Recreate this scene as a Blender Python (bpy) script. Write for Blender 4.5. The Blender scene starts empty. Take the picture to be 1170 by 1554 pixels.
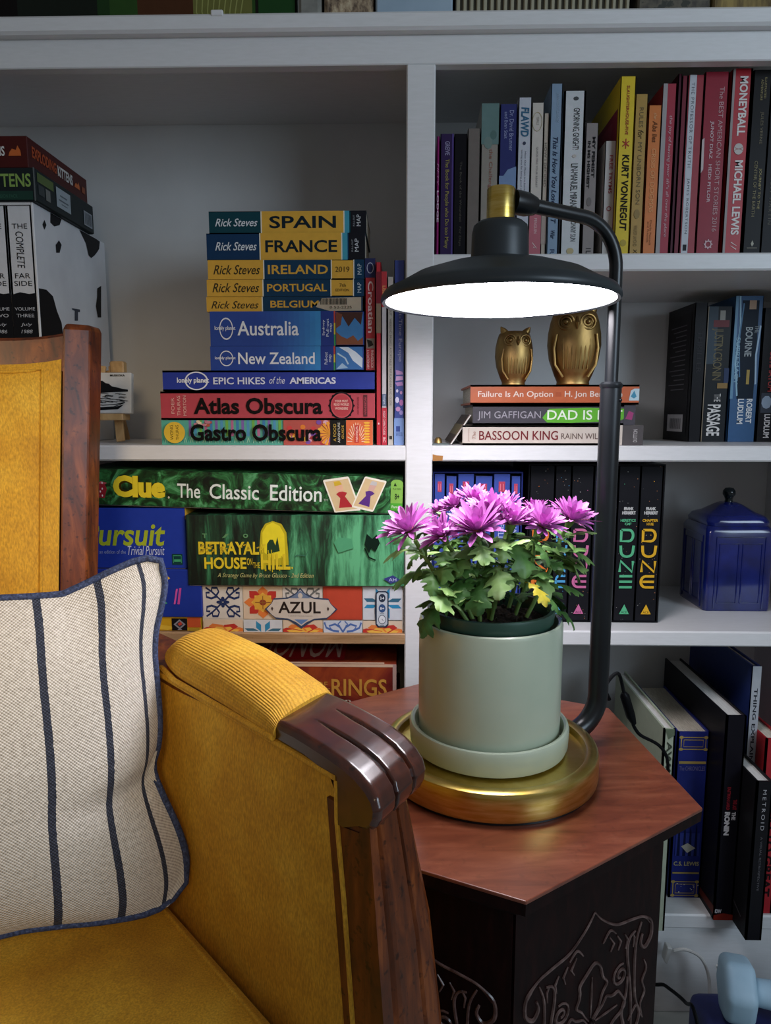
import bpy, bmesh, math, random
from mathutils import Vector, Matrix

# ------------------------------------------------------------------ camera, world, lights
SC = bpy.context.scene
COL = SC.collection
ZC = 0.83                                   # camera height; the bookcase front stands at Y = 0.9
F_PX, PITCH, YAW = 1082.0, 0.1364, -0.0236
_cy, _sy, _cp, _sp = math.cos(YAW), math.sin(YAW), math.cos(PITCH), math.sin(PITCH)
FW = Vector((_sy*_cp, _cy*_cp, -_sp)); RT = Vector((_cy, -_sy, 0)); UP = RT.cross(FW)
cam = bpy.data.cameras.new('camera'); cam.sensor_fit = 'VERTICAL'; cam.sensor_height = 36
cam.lens = F_PX/1554*36; cam.clip_start = 0.01; cam.clip_end = 50
co = bpy.data.objects.new('camera', cam); COL.objects.link(co)
M = Matrix((RT, UP, -FW)).transposed().to_4x4(); M.translation = (0, 0, ZC); co.matrix_world = M
SC.camera = co
SC.view_settings.view_transform = 'Standard'; SC.view_settings.look = 'None'
SC.view_settings.gamma = 1; SC.view_settings.exposure = 0.0; SC.view_settings.use_curve_mapping = False
try:
    SC.cycles.use_denoising = True
    SC.cycles.max_bounces = 8
    SC.cycles.sample_clamp_indirect = 4
except Exception: pass
w = bpy.data.worlds.new('room_ambient'); SC.world = w; w.use_nodes = True
w.node_tree.nodes['Background'].inputs[0].default_value = (0.80, 0.78, 0.77, 1)
w.node_tree.nodes['Background'].inputs[1].default_value = 0.20
def area(name, loc, target, size, power, color, size_y=None):
    l = bpy.data.lights.new(name, 'AREA'); l.size = size; l.energy = power; l.color = color
    if size_y: l.shape = 'RECTANGLE'; l.size_y = size_y
    o = bpy.data.objects.new(name, l); COL.objects.link(o); o.location = loc
    o.rotation_euler = (Vector(target)-Vector(loc)).to_track_quat('-Z', 'Y').to_euler()
    return o
area('window_daylight', (1.30, -0.50, 1.30), (-0.1, 0.9, 0.95), 0.75, 13.2, (0.66, 0.83, 1.0), 0.8)
area('chair_fill_light', (-0.05, -0.55, 1.25), (-0.40, 0.70, 0.70), 0.25, 0.40, (1.0, 0.74, 0.44)).data.spread = math.radians(36)  # added warm fill without a visible source, narrowed onto the chair cushion
LED_STRENGTH = 27.0

# ------------------------------------------------------------------ measuring helpers
def ray(x, y): return FW + RT*((x-585)/F_PX) + UP*((777-y)/F_PX)
def WY(x, y, Y):
    r = ray(x, y); return r*(Y/r.y) + Vector((0, 0, ZC))
def WZ(x, y, Z):
    r = ray(x, y); return r*((Z-ZC)/r.z) + Vector((0, 0, ZC))
def WP(x, y, p0, n):
    r = ray(x, y); o = Vector((0, 0, ZC)); return o + r*((p0-o).dot(n)/r.dot(n))

# ------------------------------------------------------------------ materials
MATS = {}
def lin(c):
    if isinstance(c, str):
        c = c.lstrip('#'); c = tuple(int(c[i:i+2], 16)/255 for i in (0, 2, 4))
    return tuple(v/12.92 if v <= .04045 else ((v+.055)/1.055)**2.4 for v in c) + (1,)
def new_mat(name):
    m = bpy.data.materials.new(name); m.use_nodes = True
    nt = m.node_tree; return m, nt, nt.nodes['Principled BSDF']
def N(nt, typ, **kw):
    n = nt.nodes.new(typ)
    for k, v in kw.items():
        if k in n.inputs.keys(): n.inputs[k].default_value = v
        else: setattr(n, k, v)
    return n
def L(nt, a, b): nt.links.new(a, b)
def coords(nt, out='Object', scale=(1, 1, 1)):
    t = N(nt, 'ShaderNodeTexCoord'); mp = N(nt, 'ShaderNodeMapping'); mp.inputs['Scale'].default_value = scale
    L(nt, t.outputs[out], mp.inputs['Vector']); return mp.outputs['Vector']
def ramp(nt, fac, stops):
    r = N(nt, 'ShaderNodeValToRGB'); e = r.color_ramp.elements
    while len(e) < len(stops): e.new(0.5)
    for el, (p, c) in zip(e, stops): el.position = p; el.color = lin(c)
    L(nt, fac, r.inputs['Fac']); return r.outputs['Color']
def bump(nt, bs, height, strength, dist=0.001):
    b = N(nt, 'ShaderNodeBump'); b.inputs['Strength'].default_value = strength; b.inputs['Distance'].default_value = dist
    L(nt, height, b.inputs['Height']); L(nt, b.outputs['Normal'], bs.inputs['Normal'])
def ink(col, rough=0.45, metal=0.0):
    """printed or painted colour with a little procedural variation"""
    k = ('ink', col, rough, metal)
    if k in MATS: return MATS[k]
    m, nt, bs = new_mat('print_' + str(col).lstrip('#'))
    v = coords(nt, 'Object', (30, 30, 30)); n = N(nt, 'ShaderNodeTexNoise', Scale=3.0, Detail=4.0); L(nt, v, n.inputs['Vector'])
    c = lin(col); lo = tuple(x*.86 for x in c[:3])+(1,); hi = tuple(min(1, x*1.1) for x in c[:3])+(1,)
    mx = N(nt, 'ShaderNodeMix', data_type='RGBA'); mx.inputs[6].default_value = lo; mx.inputs[7].default_value = hi
    L(nt, n.outputs['Fac'], mx.inputs[0]); L(nt, mx.outputs[2], bs.inputs['Base Color'])
    bs.inputs['Roughness'].default_value = rough; bs.inputs['Metallic'].default_value = metal
    bs.inputs['Specular IOR Level'].default_value = .08+.25*min(1, sum(c[:3])/.6)
    MATS[k] = m; return m
def noise_mat(name, stops, scale, stretch=(1, 1, 1), rough=.45, detail=6, metal=0, bmp=0, dist=.001, distort=0, out='Object', coat=0, nrough=.55):
    if name in MATS: return MATS[name]
    m, nt, bs = new_mat(name)
    v = coords(nt, out, stretch); n = N(nt, 'ShaderNodeTexNoise', Scale=scale, Detail=detail, Distortion=distort, Roughness=nrough); L(nt, v, n.inputs['Vector'])
    L(nt, ramp(nt, n.outputs['Fac'], stops), bs.inputs['Base Color'])
    bs.inputs['Roughness'].default_value = rough; bs.inputs['Metallic'].default_value = metal
    if coat: bs.inputs['Coat Weight'].default_value = coat; bs.inputs['Coat Roughness'].default_value = .15
    if bmp: bump(nt, bs, n.outputs['Fac'], bmp, dist)
    MATS[name] = m; return m
def wood(name, dark, mid, light, stretch, rough=.32, scale=14, coat=.25, pores=True, spec=.5):
    if name in MATS: return MATS[name]
    m, nt, bs = new_mat(name)
    v = coords(nt, 'Object', stretch)
    n = N(nt, 'ShaderNodeTexNoise', Scale=scale, Detail=8.0, Distortion=0.6, Roughness=.6); L(nt, v, n.inputs['Vector'])
    c1 = ramp(nt, n.outputs['Fac'], [(.3, dark), (.52, mid), (.72, light)])
    v2 = coords(nt, 'Object', (1, 1, 1)); n2 = N(nt, 'ShaderNodeTexNoise', Scale=170.0, Detail=3.0); L(nt, v2, n2.inputs['Vector'])
    r2 = N(nt, 'ShaderNodeValToRGB'); r2.color_ramp.elements[0].position = .30; r2.color_ramp.elements[1].position = .40
    r2.color_ramp.elements[0].color = (.35, .35, .35, 1)
    L(nt, n2.outputs['Fac'], r2.inputs['Fac'])
    mx = N(nt, 'ShaderNodeMix', data_type='RGBA', blend_type='MULTIPLY'); mx.inputs[0].default_value = 1 if pores else .25
    L(nt, c1, mx.inputs[6]); L(nt, r2.outputs['Color'], mx.inputs[7]); L(nt, mx.outputs[2], bs.inputs['Base Color'])
    bs.inputs['Roughness'].default_value = rough; bs.inputs['Coat Weight'].default_value = coat; bs.inputs['Coat Roughness'].default_value = .2
    bs.inputs['Specular IOR Level'].default_value = spec
    bump(nt, bs, n.outputs['Fac'], .12, .001)
    MATS[name] = m; return m

def m_paint():
    if 'paint' in MATS: return MATS['paint']
    m, nt, bs = new_mat('white_shelf_paint')
    v = coords(nt, 'Object', (6, 40, 40)); n = N(nt, 'ShaderNodeTexNoise', Scale=9.0, Detail=5.0); L(nt, v, n.inputs['Vector'])
    L(nt, ramp(nt, n.outputs['Fac'], [(.25, '#d6d5d4'), (.7, '#dddcdc')]), bs.inputs['Base Color'])
    bs.inputs['Roughness'].default_value = .42; bump(nt, bs, n.outputs['Fac'], .1, .0006)
    MATS['paint'] = m; return m
def m_velvet(name='mustard_velvet', cord=False):
    if name in MATS: return MATS[name]
    m, nt, bs = new_mat(name)
    v = coords(nt, 'Object', (1, 1, 1))
    n = N(nt, 'ShaderNodeTexNoise', Scale=14.0, Detail=5.0, Roughness=.6); L(nt, v, n.inputs['Vector'])
    v2 = coords(nt, 'Object', (1, 1, .35)); f = N(nt, 'ShaderNodeTexNoise', Scale=700.0, Detail=2.0); L(nt, v2, f.inputs['Vector'])
    base = ramp(nt, n.outputs['Fac'], [(.3, '#c78e1c'), (.5, '#dca426'), (.7, '#eab838')])
    fr = ramp(nt, f.outputs['Fac'], [(.3, '#bdb8ae'), (.7, '#ffffff')])
    mx = N(nt, 'ShaderNodeMix', data_type='RGBA', blend_type='MULTIPLY'); mx.inputs[0].default_value = .75
    L(nt, base, mx.inputs[6]); L(nt, fr, mx.inputs[7]); L(nt, mx.outputs[2], bs.inputs['Base Color'])
    bs.inputs['Roughness'].default_value = .8
    bs.inputs['Sheen Weight'].default_value = .35; bs.inputs['Sheen Roughness'].default_value = .4; bs.inputs['Sheen Tint'].default_value = lin('#e8c060')
    if cord:
        t = N(nt, 'ShaderNodeTexCoord'); wv = N(nt, 'ShaderNodeTexWave', Scale=8.5, Distortion=0.15); wv.bands_direction = 'X'
        L(nt, t.outputs['UV'], wv.inputs['Vector']); bump(nt, bs, wv.outputs['Fac'], .55, .0012)
    else: bump(nt, bs, f.outputs['Fac'], .35, .0008)
    MATS[name] = m; return m
def m_pillow(STRIPE, STRIPE_PH=.5):
    m, nt, bs = new_mat('striped_woven_linen')
    t = N(nt, 'ShaderNodeTexCoord'); sep = N(nt, 'ShaderNodeSeparateXYZ'); L(nt, t.outputs['UV'], sep.inputs[0])
    def math_(op, a, b=None, c=None):
        n = N(nt, 'ShaderNodeMath', operation=op)
        for i, x in enumerate((a, b, c)):
            if x is None: continue
            if isinstance(x, (int, float)): n.inputs[i].default_value = x
            else: L(nt, x, n.inputs[i])
        return n.outputs[0]
    # uv is in metres: u across, v up
    sx = math_('SINE', math_('MULTIPLY', sep.outputs[0], 2*math.pi/.0028)); sz = math_('SINE', math_('MULTIPLY', sep.outputs[1], 2*math.pi/.0028))
    wv = math_('MULTIPLY', sx, sz)
    n = N(nt, 'ShaderNodeTexNoise', Scale=260.0, Detail=3.0); L(nt, t.outputs['UV'], n.inputs['Vector'])
    fac = math_('ADD', math_('MULTIPLY', wv, .28), math_('MULTIPLY_ADD', n.outputs['Fac'], .5, .25))
    cream = ramp(nt, fac, [(.18, '#8f877b'), (.5, '#d3ccc1'), (.82, '#f2ede4')])
    navy = ramp(nt, fac, [(.2, '#141824'), (.5, '#2b3142'), (.9, '#5a6172')])
    # stripes every 0.066 m
    jit = math_('MULTIPLY', math_('SUBTRACT', n.outputs['Fac'], .5), .0016)
    u2 = math_('ADD', sep.outputs[0], jit)
    fr = math_('ABSOLUTE', math_('SUBTRACT', math_('FRACT', math_('DIVIDE', u2, STRIPE)), STRIPE_PH))
    st = math_('LESS_THAN', fr, .0030/STRIPE)
    mx = N(nt, 'ShaderNodeMix', data_type='RGBA'); L(nt, st, mx.inputs[0]); L(nt, cream, mx.inputs[6]); L(nt, navy, mx.inputs[7])
    L(nt, mx.outputs[2], bs.inputs['Base Color']); bs.inputs['Roughness'].default_value = .85
    bump(nt, bs, wv, .5, .0008)
    return m
BRASS = lambda: noise_mat('brushed_brass', [(.3, '#c2a348'), (.6, '#d8c074'), (.8, '#e6d696')], 40, (1, 1, 8), .3, metal=1)
BLACK_METAL = lambda: noise_mat('black_enamel', [(.3, '#0d1013'), (.7, '#13171b')], 30, rough=.3)
SHADE_BLACK = lambda: noise_mat('shade_enamel', [(.3, '#20272b'), (.7, '#293136')], 30, rough=.42)  # black enamel lightened to paint in the room light the lamp shade reflects
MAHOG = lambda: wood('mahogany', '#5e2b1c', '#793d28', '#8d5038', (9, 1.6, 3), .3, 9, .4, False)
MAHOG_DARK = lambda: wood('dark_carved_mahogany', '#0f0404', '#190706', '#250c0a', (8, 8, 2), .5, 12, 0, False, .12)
WALNUT = lambda: wood('walnut_chair_wood', '#3c1d0e', '#663011', '#8c4a1e', (7, 7, 1.4), .4, 12, .06, True, .3)
WALNUT_ARM = lambda: wood('walnut_arm_wood', '#200e0a', '#3c1a10', '#582a17', (4, 4, 4), .24, 9, .6)
PAPER = lambda: noise_mat('page_edges', [(.3, '#b9ae9a'), (.7, '#e4dccb')], 90, (1, 1, 14), .8)

# ------------------------------------------------------------------ mesh builder
class MB:
    def __init__(s): s.v = []; s.f = []; s.m = []; s.sm = []; s.mats = []; s.uv = {}
    def mi(s, mat):
        if mat not in s.mats: s.mats.append(mat)
        return s.mats.index(mat)
    def add(s, verts, faces, mat, smooth=False, uvs=None):
        o = len(s.v); k = s.mi(mat); s.v += [tuple(p) for p in verts]
        if uvs:
            for i, u in enumerate(uvs): s.uv[o+i] = u
        for f in faces: s.f.append(tuple(o+i for i in f)); s.m.append(k); s.sm.append(smooth)
        return s
    def bm(s, bm, mat, smooth=False):
        bm.verts.ensure_lookup_table(); idx = {v: i for i, v in enumerate(bm.verts)}
        s.add([v.co for v in bm.verts], [[idx[v] for v in f.verts] for f in bm.faces], mat, smooth); bm.free(); return s
    def box(s, x0, x1, y0, y1, z0, z1, mat, bev=0.0, seg=1, smooth=False, xf=None):
        bm = bmesh.new(); bmesh.ops.create_cube(bm, size=1)
        for v in bm.verts: v.co = ((x0+x1)/2+v.co.x*(x1-x0), (y0+y1)/2+v.co.y*(y1-y0), (z0+z1)/2+v.co.z*(z1-z0))
        if bev: bmesh.ops.bevel(bm, geom=list(bm.edges), offset=bev, segments=seg, affect='EDGES', profile=.5)
        if xf:
            for v in bm.verts: v.co = xf @ v.co
        return s.bm(bm, mat, smooth)
    def prism(s, poly, d, mat, bev=0, smooth=False, seg=1):
        """poly: 3-D points of a planar face; d: extrusion vector"""
        bm = bmesh.new(); vs = [bm.verts.new(p) for p in poly]; f = bm.faces.new(vs)
        r = bmesh.ops.extrude_face_region(bm, geom=[f])
        bmesh.ops.translate(bm, vec=Vector(d), verts=[g for g in r['geom'] if isinstance(g, bmesh.types.BMVert)])
        bmesh.ops.recalc_face_normals(bm, faces=bm.faces)
        if bev: bmesh.ops.bevel(bm, geom=list(bm.edges), offset=bev, segments=seg, affect='EDGES', profile=.5)
        return s.bm(bm, mat, smooth)
    def hexa(s, q0, q1, mat, bev=0, seg=1, smooth=False):
        """loft between two loops of n points, capped"""
        n = len(q0); bm = bmesh.new(); a = [bm.verts.new(p) for p in q0]; b = [bm.verts.new(p) for p in q1]
        bm.faces.new(a[::-1]); bm.faces.new(b)
        for i in range(n): bm.faces.new((a[i], a[(i+1) % n], b[(i+1) % n], b[i]))
        bmesh.ops.recalc_face_normals(bm, faces=bm.faces)
        if bev: bmesh.ops.bevel(bm, geom=list(bm.edges), offset=bev, segments=seg, affect='EDGES', profile=.5)
        return s.bm(bm, mat, smooth)
    def grid(s, fn, nu, nv, mat, smooth=True, uvfn=None, close_u=False):
        vs, us = [], []
        for i in range(nu):
            for j in range(nv):
                vs.append(fn(i/(nu-1 if not close_u else nu), j/(nv-1)))
                if uvfn: us.append(uvfn(i/(nu-1), j/(nv-1)))
        fs = []
        for i in range(nu if close_u else nu-1):
            for j in range(nv-1):
                a = i*nv+j; b = ((i+1) % nu)*nv+j; fs.append((a, b, b+1, a+1))
        return s.add(vs, fs, mat, smooth, us or None)
    def lathe(s, prof, n, mat, c=(0, 0, 0), smooth=True, sx=1, sy=1):
        vs, fs = [], []; k = len(prof)
        for i in range(n):
            a = 2*math.pi*i/n
            for r, z in prof: vs.append((c[0]+sx*r*math.cos(a), c[1]+sy*r*math.sin(a), c[2]+z))
        for i in range(n):
            for j in range(k-1):
                a = i*k+j; b = ((i+1) % n)*k+j; fs.append((a, b, b+1, a+1))
        return s.add(vs, fs, mat, smooth)
    def tube(s, pts, rad, n, mat, smooth=True, cap=True, flat=1.0, nrm=None):
        pts = [Vector(p) for p in pts]; m = len(pts)
        rs = rad if isinstance(rad, (list, tuple)) else [rad]*m
        t0 = (pts[1]-pts[0]).normalized()
        u = Vector(nrm) if nrm else (Vector((0, 0, 1)) if abs(t0.z) < .9 else Vector((1, 0, 0)))
        vs, fs = [], []
        for i, p in enumerate(pts):
            t = (pts[min(i+1, m-1)]-pts[max(i-1, 0)]).normalized()
            u = (u-t*u.dot(t)); u = u.normalized() if u.length > 1e-6 else t.orthogonal().normalized()
            w_ = t.cross(u)
            for k in range(n):
                a = 2*math.pi*k/n; vs.append(p+u*(rs[i]*flat*math.cos(a))+w_*(rs[i]*math.sin(a)))
        for i in range(m-1):
            for k in range(n):
                a = i*n+k; b = i*n+(k+1) % n; fs.append((a, b, b+n, a+n))
        if cap: fs.append(tuple(range(n))[::-1]); fs.append(tuple((m-1)*n+k for k in range(n)))
        return s.add(vs, fs, mat, smooth)
    def ball(s, c, r, mat, n=12, sc=(1, 1, 1)):
        bm = bmesh.new(); bmesh.ops.create_uvsphere(bm, u_segments=n*2, v_segments=n, radius=1)
        for v in bm.verts: v.co = (c[0]+v.co.x*r*sc[0], c[1]+v.co.y*r*sc[1], c[2]+v.co.z*r*sc[2])
        return s.bm(bm, mat, True)
    def build(s, name, parent=None, sharp=40, recalc=True, mods=None):
        me = bpy.data.meshes.new(name); me.from_pydata(s.v, [], s.f)
        for m in s.mats: me.materials.append(m)
        me.polygons.foreach_set('material_index', s.m); me.polygons.foreach_set('use_smooth', s.sm)
        if s.uv:
            ul = me.uv_layers.new(name='UVMap')
            for l in me.loops: ul.data[l.index].uv = s.uv.get(l.vertex_index, (0, 0))
        if recalc:
            bm = bmesh.new(); bm.from_mesh(me); bmesh.ops.recalc_face_normals(bm, faces=bm.faces); bm.to_mesh(me); bm.free()
        if any(s.sm): me.set_sharp_from_angle(angle=math.radians(sharp))
        me.update()
        o = bpy.data.objects.new(name, me); COL.objects.link(o)
        if parent: o.parent = parent
        return o
def tag(o, label=None, cat=None, group=None, kind=None):
    if label: o['label'] = label
    if cat: o['category'] = cat
    if group: o['group'] = group
    if kind: o['kind'] = kind
    return o
def thing(name, label, cat, loc=(0, 0, 0), group=None, rot=None):
    o = bpy.data.objects.new(name, None); COL.objects.link(o); o.location = loc; o.empty_display_size = .02
    if rot: o.rotation_euler = rot
    return tag(o, label, cat, group)

# ------------------------------------------------------------------ lettering
_TXT = {}
def text_mesh(s, bold=0, shear=0, space=1.0):
    k = (s, bold, shear, space)
    if k in _TXT: return _TXT[k]
    c = bpy.data.curves.new('lettering', 'FONT'); c.body = s; c.size = 1; c.resolution_u = 3; c.offset = bold; c.shear = shear
    c.space_character = space; c.dimensions = '2D'; c.fill_mode = 'FRONT'
    o = bpy.data.objects.new('lettering', c); me = o.to_mesh()
    vs = [(v.co.x, v.co.y) for v in me.vertices]; fs = [tuple(p.vertices) for p in me.polygons]
    o.to_mesh_clear(); bpy.data.objects.remove(o); bpy.data.curves.remove(c)
    if not vs: vs = [(0, 0), (1, 1)]
    x0 = min(v[0] for v in vs); x1 = max(v[0] for v in vs); y0 = min(v[1] for v in vs); y1 = max(v[1] for v in vs)
    _TXT[k] = ([((x-x0)/max(x1-x0, 1e-6), (y-y0)/max(y1-y0, 1e-6)) for x, y in vs], fs); return _TXT[k]
def decorate(mb, items, mapf, lift=.0004):
    """items drawn in the unit square (s right, r up) of a printed face; mapf(s, r, h) -> 3-D point lifted by h"""
    h = lift
    cl = lambda pts: [(min(1, max(0, x)), min(1, max(0, y))) for x, y in pts]
    for it in items:
        k = it[0]; h += .00003
        if k == 'R':
            _, s0, s1, r0, r1, c = it[:6]; n = 8
            vs = []; fs = []
            for i in range(n+1):
                r = r0+(r1-r0)*i/n; vs += [mapf(s0, r, h), mapf(s1, r, h)]
            fs = [(2*i, 2*i+1, 2*i+3, 2*i+2) for i in range(n)]
            mb.add(vs, fs, c if not isinstance(c, str) else ink(c))
        elif k == 'T':
            _, t, s0, s1, r0, r1, c = it[:7]; o = it[7] if len(it) > 7 else {}
            vs, fs = text_mesh(t, o.get('b', 0), o.get('i', 0), o.get('sp', 1.0)); rot = o.get('rot', 0)
            if rot == 90: P = [(s0+(1-y)*(s1-s0), r0+x*(r1-r0)) for x, y in vs]
            elif rot == -90: P = [(s0+y*(s1-s0), r0+(1-x)*(r1-r0)) for x, y in vs]
            elif rot == 180: P = [(s0+(1-x)*(s1-s0), r0+(1-y)*(r1-r0)) for x, y in vs]
            else: P = [(s0+x*(s1-s0), r0+y*(r1-r0)) for x, y in vs]
            if 'arc' in o: P = [(x, y+o['arc']*(1-((x-s0)/(s1-s0)*2-1)**2)) for x, y in P]
            mb.add([mapf(x, y, h) for x, y in P], fs, c if not isinstance(c, str) else ink(c))
        elif k == 'P':
            _, pts, c = it[:3]; mb.add([mapf(x, y, h) for x, y in cl(pts)], [tuple(range(len(pts)))], c if not isinstance(c, str) else ink(c))
        elif k == 'D':                       # disc: centre, radii in s and r
            _, s_, r_, rs, rr, c = it[:6]; n = it[6] if len(it) > 6 else 20; ph = it[7] if len(it) > 7 else 0
            mb.add([mapf(x, y, h) for x, y in cl([(s_+rs*math.cos(ph+2*math.pi*i/n), r_+rr*math.sin(ph+2*math.pi*i/n)) for i in range(n)])], [tuple(range(n))], c if not isinstance(c, str) else ink(c))
        elif k == 'L':                       # stroke through points, width in s and r units
            _, pts, ws, wr, c = it[:5]; n = len(pts); vs = []; fs = []
            for i, (x, y) in enumerate(pts):
                a = pts[max(i-1, 0)]; b = pts[min(i+1, n-1)]
                dx, dy = (b[0]-a[0])/ws, (b[1]-a[1])/wr; l = math.hypot(dx, dy) or 1
                nx, ny = -dy/l*ws/2, dx/l*wr/2
                vs += [mapf(x_, y_, h) for x_, y_ in cl([(x+nx, y+ny), (x-nx, y-ny)])]
            fs = [(2*i, 2*i+1, 2*i+3, 2*i+2) for i in range(n-1)]
            mb.add(vs, fs, c if not isinstance(c, str) else ink(c))
def arc_pts(cx, cy, rx, ry, a0, a1, n=10):
    return [(cx+rx*math.cos(math.radians(a0+(a1-a0)*i/n)), cy+ry*math.sin(math.radians(a0+(a1-a0)*i/n))) for i in range(n+1)]
def speckle(n, seed, cols, smax=1, rs=.0025, rr=.012, s0=0, s1=1):
    rnd = random.Random(seed)
    return [('D', s0+rnd.random()*(s1-s0), .06+.88*rnd.random(), rs*(.4+rnd.random()), rr*(.4+rnd.random()), rnd.choice(cols), 6) for _ in range(n)]

# ------------------------------------------------------------------ books and boxes
UPRIGHT = (0, math.pi/2, 0)
def book(label, loc, h, t, d, col, items=(), rot=None, hard=False, group=None, cat='book', cover=None, rough=.38, pages=None, name='book', side=None, sidecol=None):
    """local frame: X along the spine from head to tail, Z across its thickness, Y from spine to fore-edge"""
    o = thing(name, label, cat, loc, group, rot)
    cm = cover or ink(col, rough); mb = MB(); bd = .0024 if hard else .0008; bul = .0
    bul0 = bul
    def ys(r): return bul0*(1-(1-(2*r-1)**2))
    # spine strip
    n = 8; vs = []; fs = []
    for i in range(n+1):
        r = i/n; vs += [(0, ys(r), r*t), (h, ys(r), r*t), (h, ys(r)+bd+.0006, r*t), (0, ys(r)+bd+.0006, r*t)]
    for i in range(n):
        a = 4*i; b = a+4
        for k in range(4): fs.append((a+k, a+(k+1) % 4, b+(k+1) % 4, b+k))
    fs += [(0, 1, 2, 3), (4*n, 4*n+1, 4*n+2, 4*n+3)]
    mb.add(vs, fs, cm, False)
    mb.box(0, h, bul0, d, 0, bd, cm); mb.box(0, h, bul0, d, t-bd, t, cm)
    decorate(mb, items, lambda s, r, hh: (s*h, ys(r)-hh, r*t))
    if side: decorate(mb, side, lambda s, r, hh: (s*h, d*r, -hh))          # the board seen from the left when upright
    mb.build('cover', o)
    pin = .003 if hard else .0004
    pb = MB(); pb.box(pin, h-pin, bd+.001+bul0, d-pin, bd, t-bd, pages or PAPER()); pb.build('page_block', o)
    return o
def up_px(label, x0, x1, ytop, ybase, zb, d, col, items=(), Y=None, **kw):
    xm = (x0+x1)/2
    if Y is None: Y = WZ(xm, ybase, zb).y
    X0 = WY(x0, ybase, Y).x; X1 = WY(x1, ybase, Y).x; zt = WY(xm, ytop, Y).z
    return book(label, (X0, Y, zt), zt-zb, X1-X0, d, col, items, UPRIGHT, **kw)
def game_box(label, loc, wd, ht, dp, mat, items=(), rot=None, group=None, top=(), right=(), lidfrac=1.0, tray=None, name='board_game_box', cat='game box'):
    """local: X right along the front, Z up, Y back"""
    o = thing(name, label, cat, loc, group, rot); mb = MB(); zt = ht*(1-lidfrac)
    mb.box(0, wd, 0, dp, max(zt, .0006), ht, mat, .0008)
    decorate(mb, items, lambda s, r, hh: (s*wd, -hh, r*ht))
    if top: decorate(mb, top, lambda s, r, hh: (s*wd, r*dp, ht+hh))
    if right: decorate(mb, right, lambda s, r, hh: (wd+hh, s*dp, r*ht))
    mb.build('lid', o)
    tb = MB(); tb.box(.0015, wd-.0015, .0015, dp-.0015, 0, ht*.9, tray or ink('#8f8a80', .7)); tb.build('tray', o)
    return o
# ------------------------------------------------------------------ bookcase and room
D = 0.2488; YF = 0.9; YB = YF+D                       # shelf depth, front and back planes
zt_b = WY(400, 55.4, YF).z                            # underside of the cornice
r_ = ray(400, 46.5); YTRIM = (zt_b-ZC)/(r_.z/r_.y); Z_TOP = WY(400, 18, YTRIM).z
Z_HB = WY(400, 100.2, YF).z; r_ = ray(400, 110); Y_HB = (Z_HB-ZC)/(r_.z/r_.y)
Z_CEIL = WY(300, 190, YB).z
Z1B = 1.0017; Z1T = WY(1100, 383.3, YF).z            # upper right shelf
Z2B = .7711; Z2T = WY(600, 676.3, YF).z              # middle shelves
Z3B = .5317; Z3T = WY(900, 957.5, YF).z              # lower right shelf
Z3LT = WY(450, 961.6, YF).z                          # lower left shelf
Z4T = .1521; Z4B = .1313
XD0 = WY(617, 130, YF).x; XD1 = WY(661, 130, YF).x
XL, XR = -.66, .60
P = m_paint()
bc = thing('bookcase', 'white painted built-in bookcase with a thick cornice filling the wall behind the table', 'bookcase', (0, 0, 0))
def part(name, *boxes, bev=.0012, mat=None):
    mb = MB()
    for b in boxes: mb.box(*b, mat or P, bev)
    return mb.build(name, bc)
part('cornice', (XL-.02, XR+.02, YTRIM, YB, zt_b, Z_TOP), bev=.003)
part('header_board', (XL, XR, YF, Y_HB, Z_HB, zt_b))
part('ceiling_board', (XL+.018, XR-.018, Y_HB, YB, Z_CEIL, zt_b))
part('divider', (XD0, XD1, YF-.001, YF+.02, 0, Z_HB), (XD0+.004, XD1-.004, YF+.02, YB, 0, Z_CEIL), bev=.0015)
part('side_panel', (XL, XL+.018, YF, YB, 0, Z_HB)); part('side_panel', (XR-.018, XR, YF, YB, 0, Z_HB))
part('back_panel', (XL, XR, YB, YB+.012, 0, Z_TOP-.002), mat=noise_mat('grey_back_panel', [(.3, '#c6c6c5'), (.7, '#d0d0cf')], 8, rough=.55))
sh = part('shelf', (XD1-.003, XR-.018, YF, YB, Z1B, Z1T), bev=.002)
sh = part('shelf', (XL+.018, XD0+.003, YF, YB, Z2B, Z2T), bev=.002)
sh = MB(); sh.box(XD1-.003, XR-.018, YF, YB, Z2B, Z2T, P, .002)
sh.add([(XD1+.0005, YF-.0006, Z2B+.0006), (XD1+.013, YF-.0006, Z2B+.001), (XD1+.0135, YF-.0006, Z2B+.007), (XD1+.006, YF-.0006, Z2B+.0075), (XD1+.0005, YF-.0006, Z2B+.009)], [(0, 1, 2, 3, 4)], ink('#a8743f', .8))
sh.build('shelf', bc)
sh = part('shelf', (XD1-.003, XR-.018, YF, YB, Z3B, Z3T), bev=.002)
part('shelf', (XL+.018, XD0+.003, YF, YB, Z3B, Z3LT), mat=wood('bare_shelf_wood', '#8a6a45', '#a88560', '#b99b78', (1, 12, 12), .5, 10, 0, False), bev=.001)
part('shelf', (XL+.018, XD0+.003, YF, YB, Z4B, Z4T)); part('shelf', (XD1-.003, XR-.018, YF, YB, Z4B, Z4T), bev=.002)
part('kick_board', (XL+.018, XD0+.003, YF+.004, YF+.022, 0, Z4B), (XD1-.003, XR-.018, YF+.004, YF+.022, 0, Z4B))
def struct(name, box, mat):
    mb = MB(); mb.box(*box, mat); o = mb.build(name); o['kind'] = 'structure'; return o
struct('floor', (-2.2, 2.2, -2.0, 1.6, -.02, 0), noise_mat('pale_floor', [(.3, '#9aa3a0'), (.7, '#aab2af')], 7, (1, 5, 1), .5))
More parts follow.
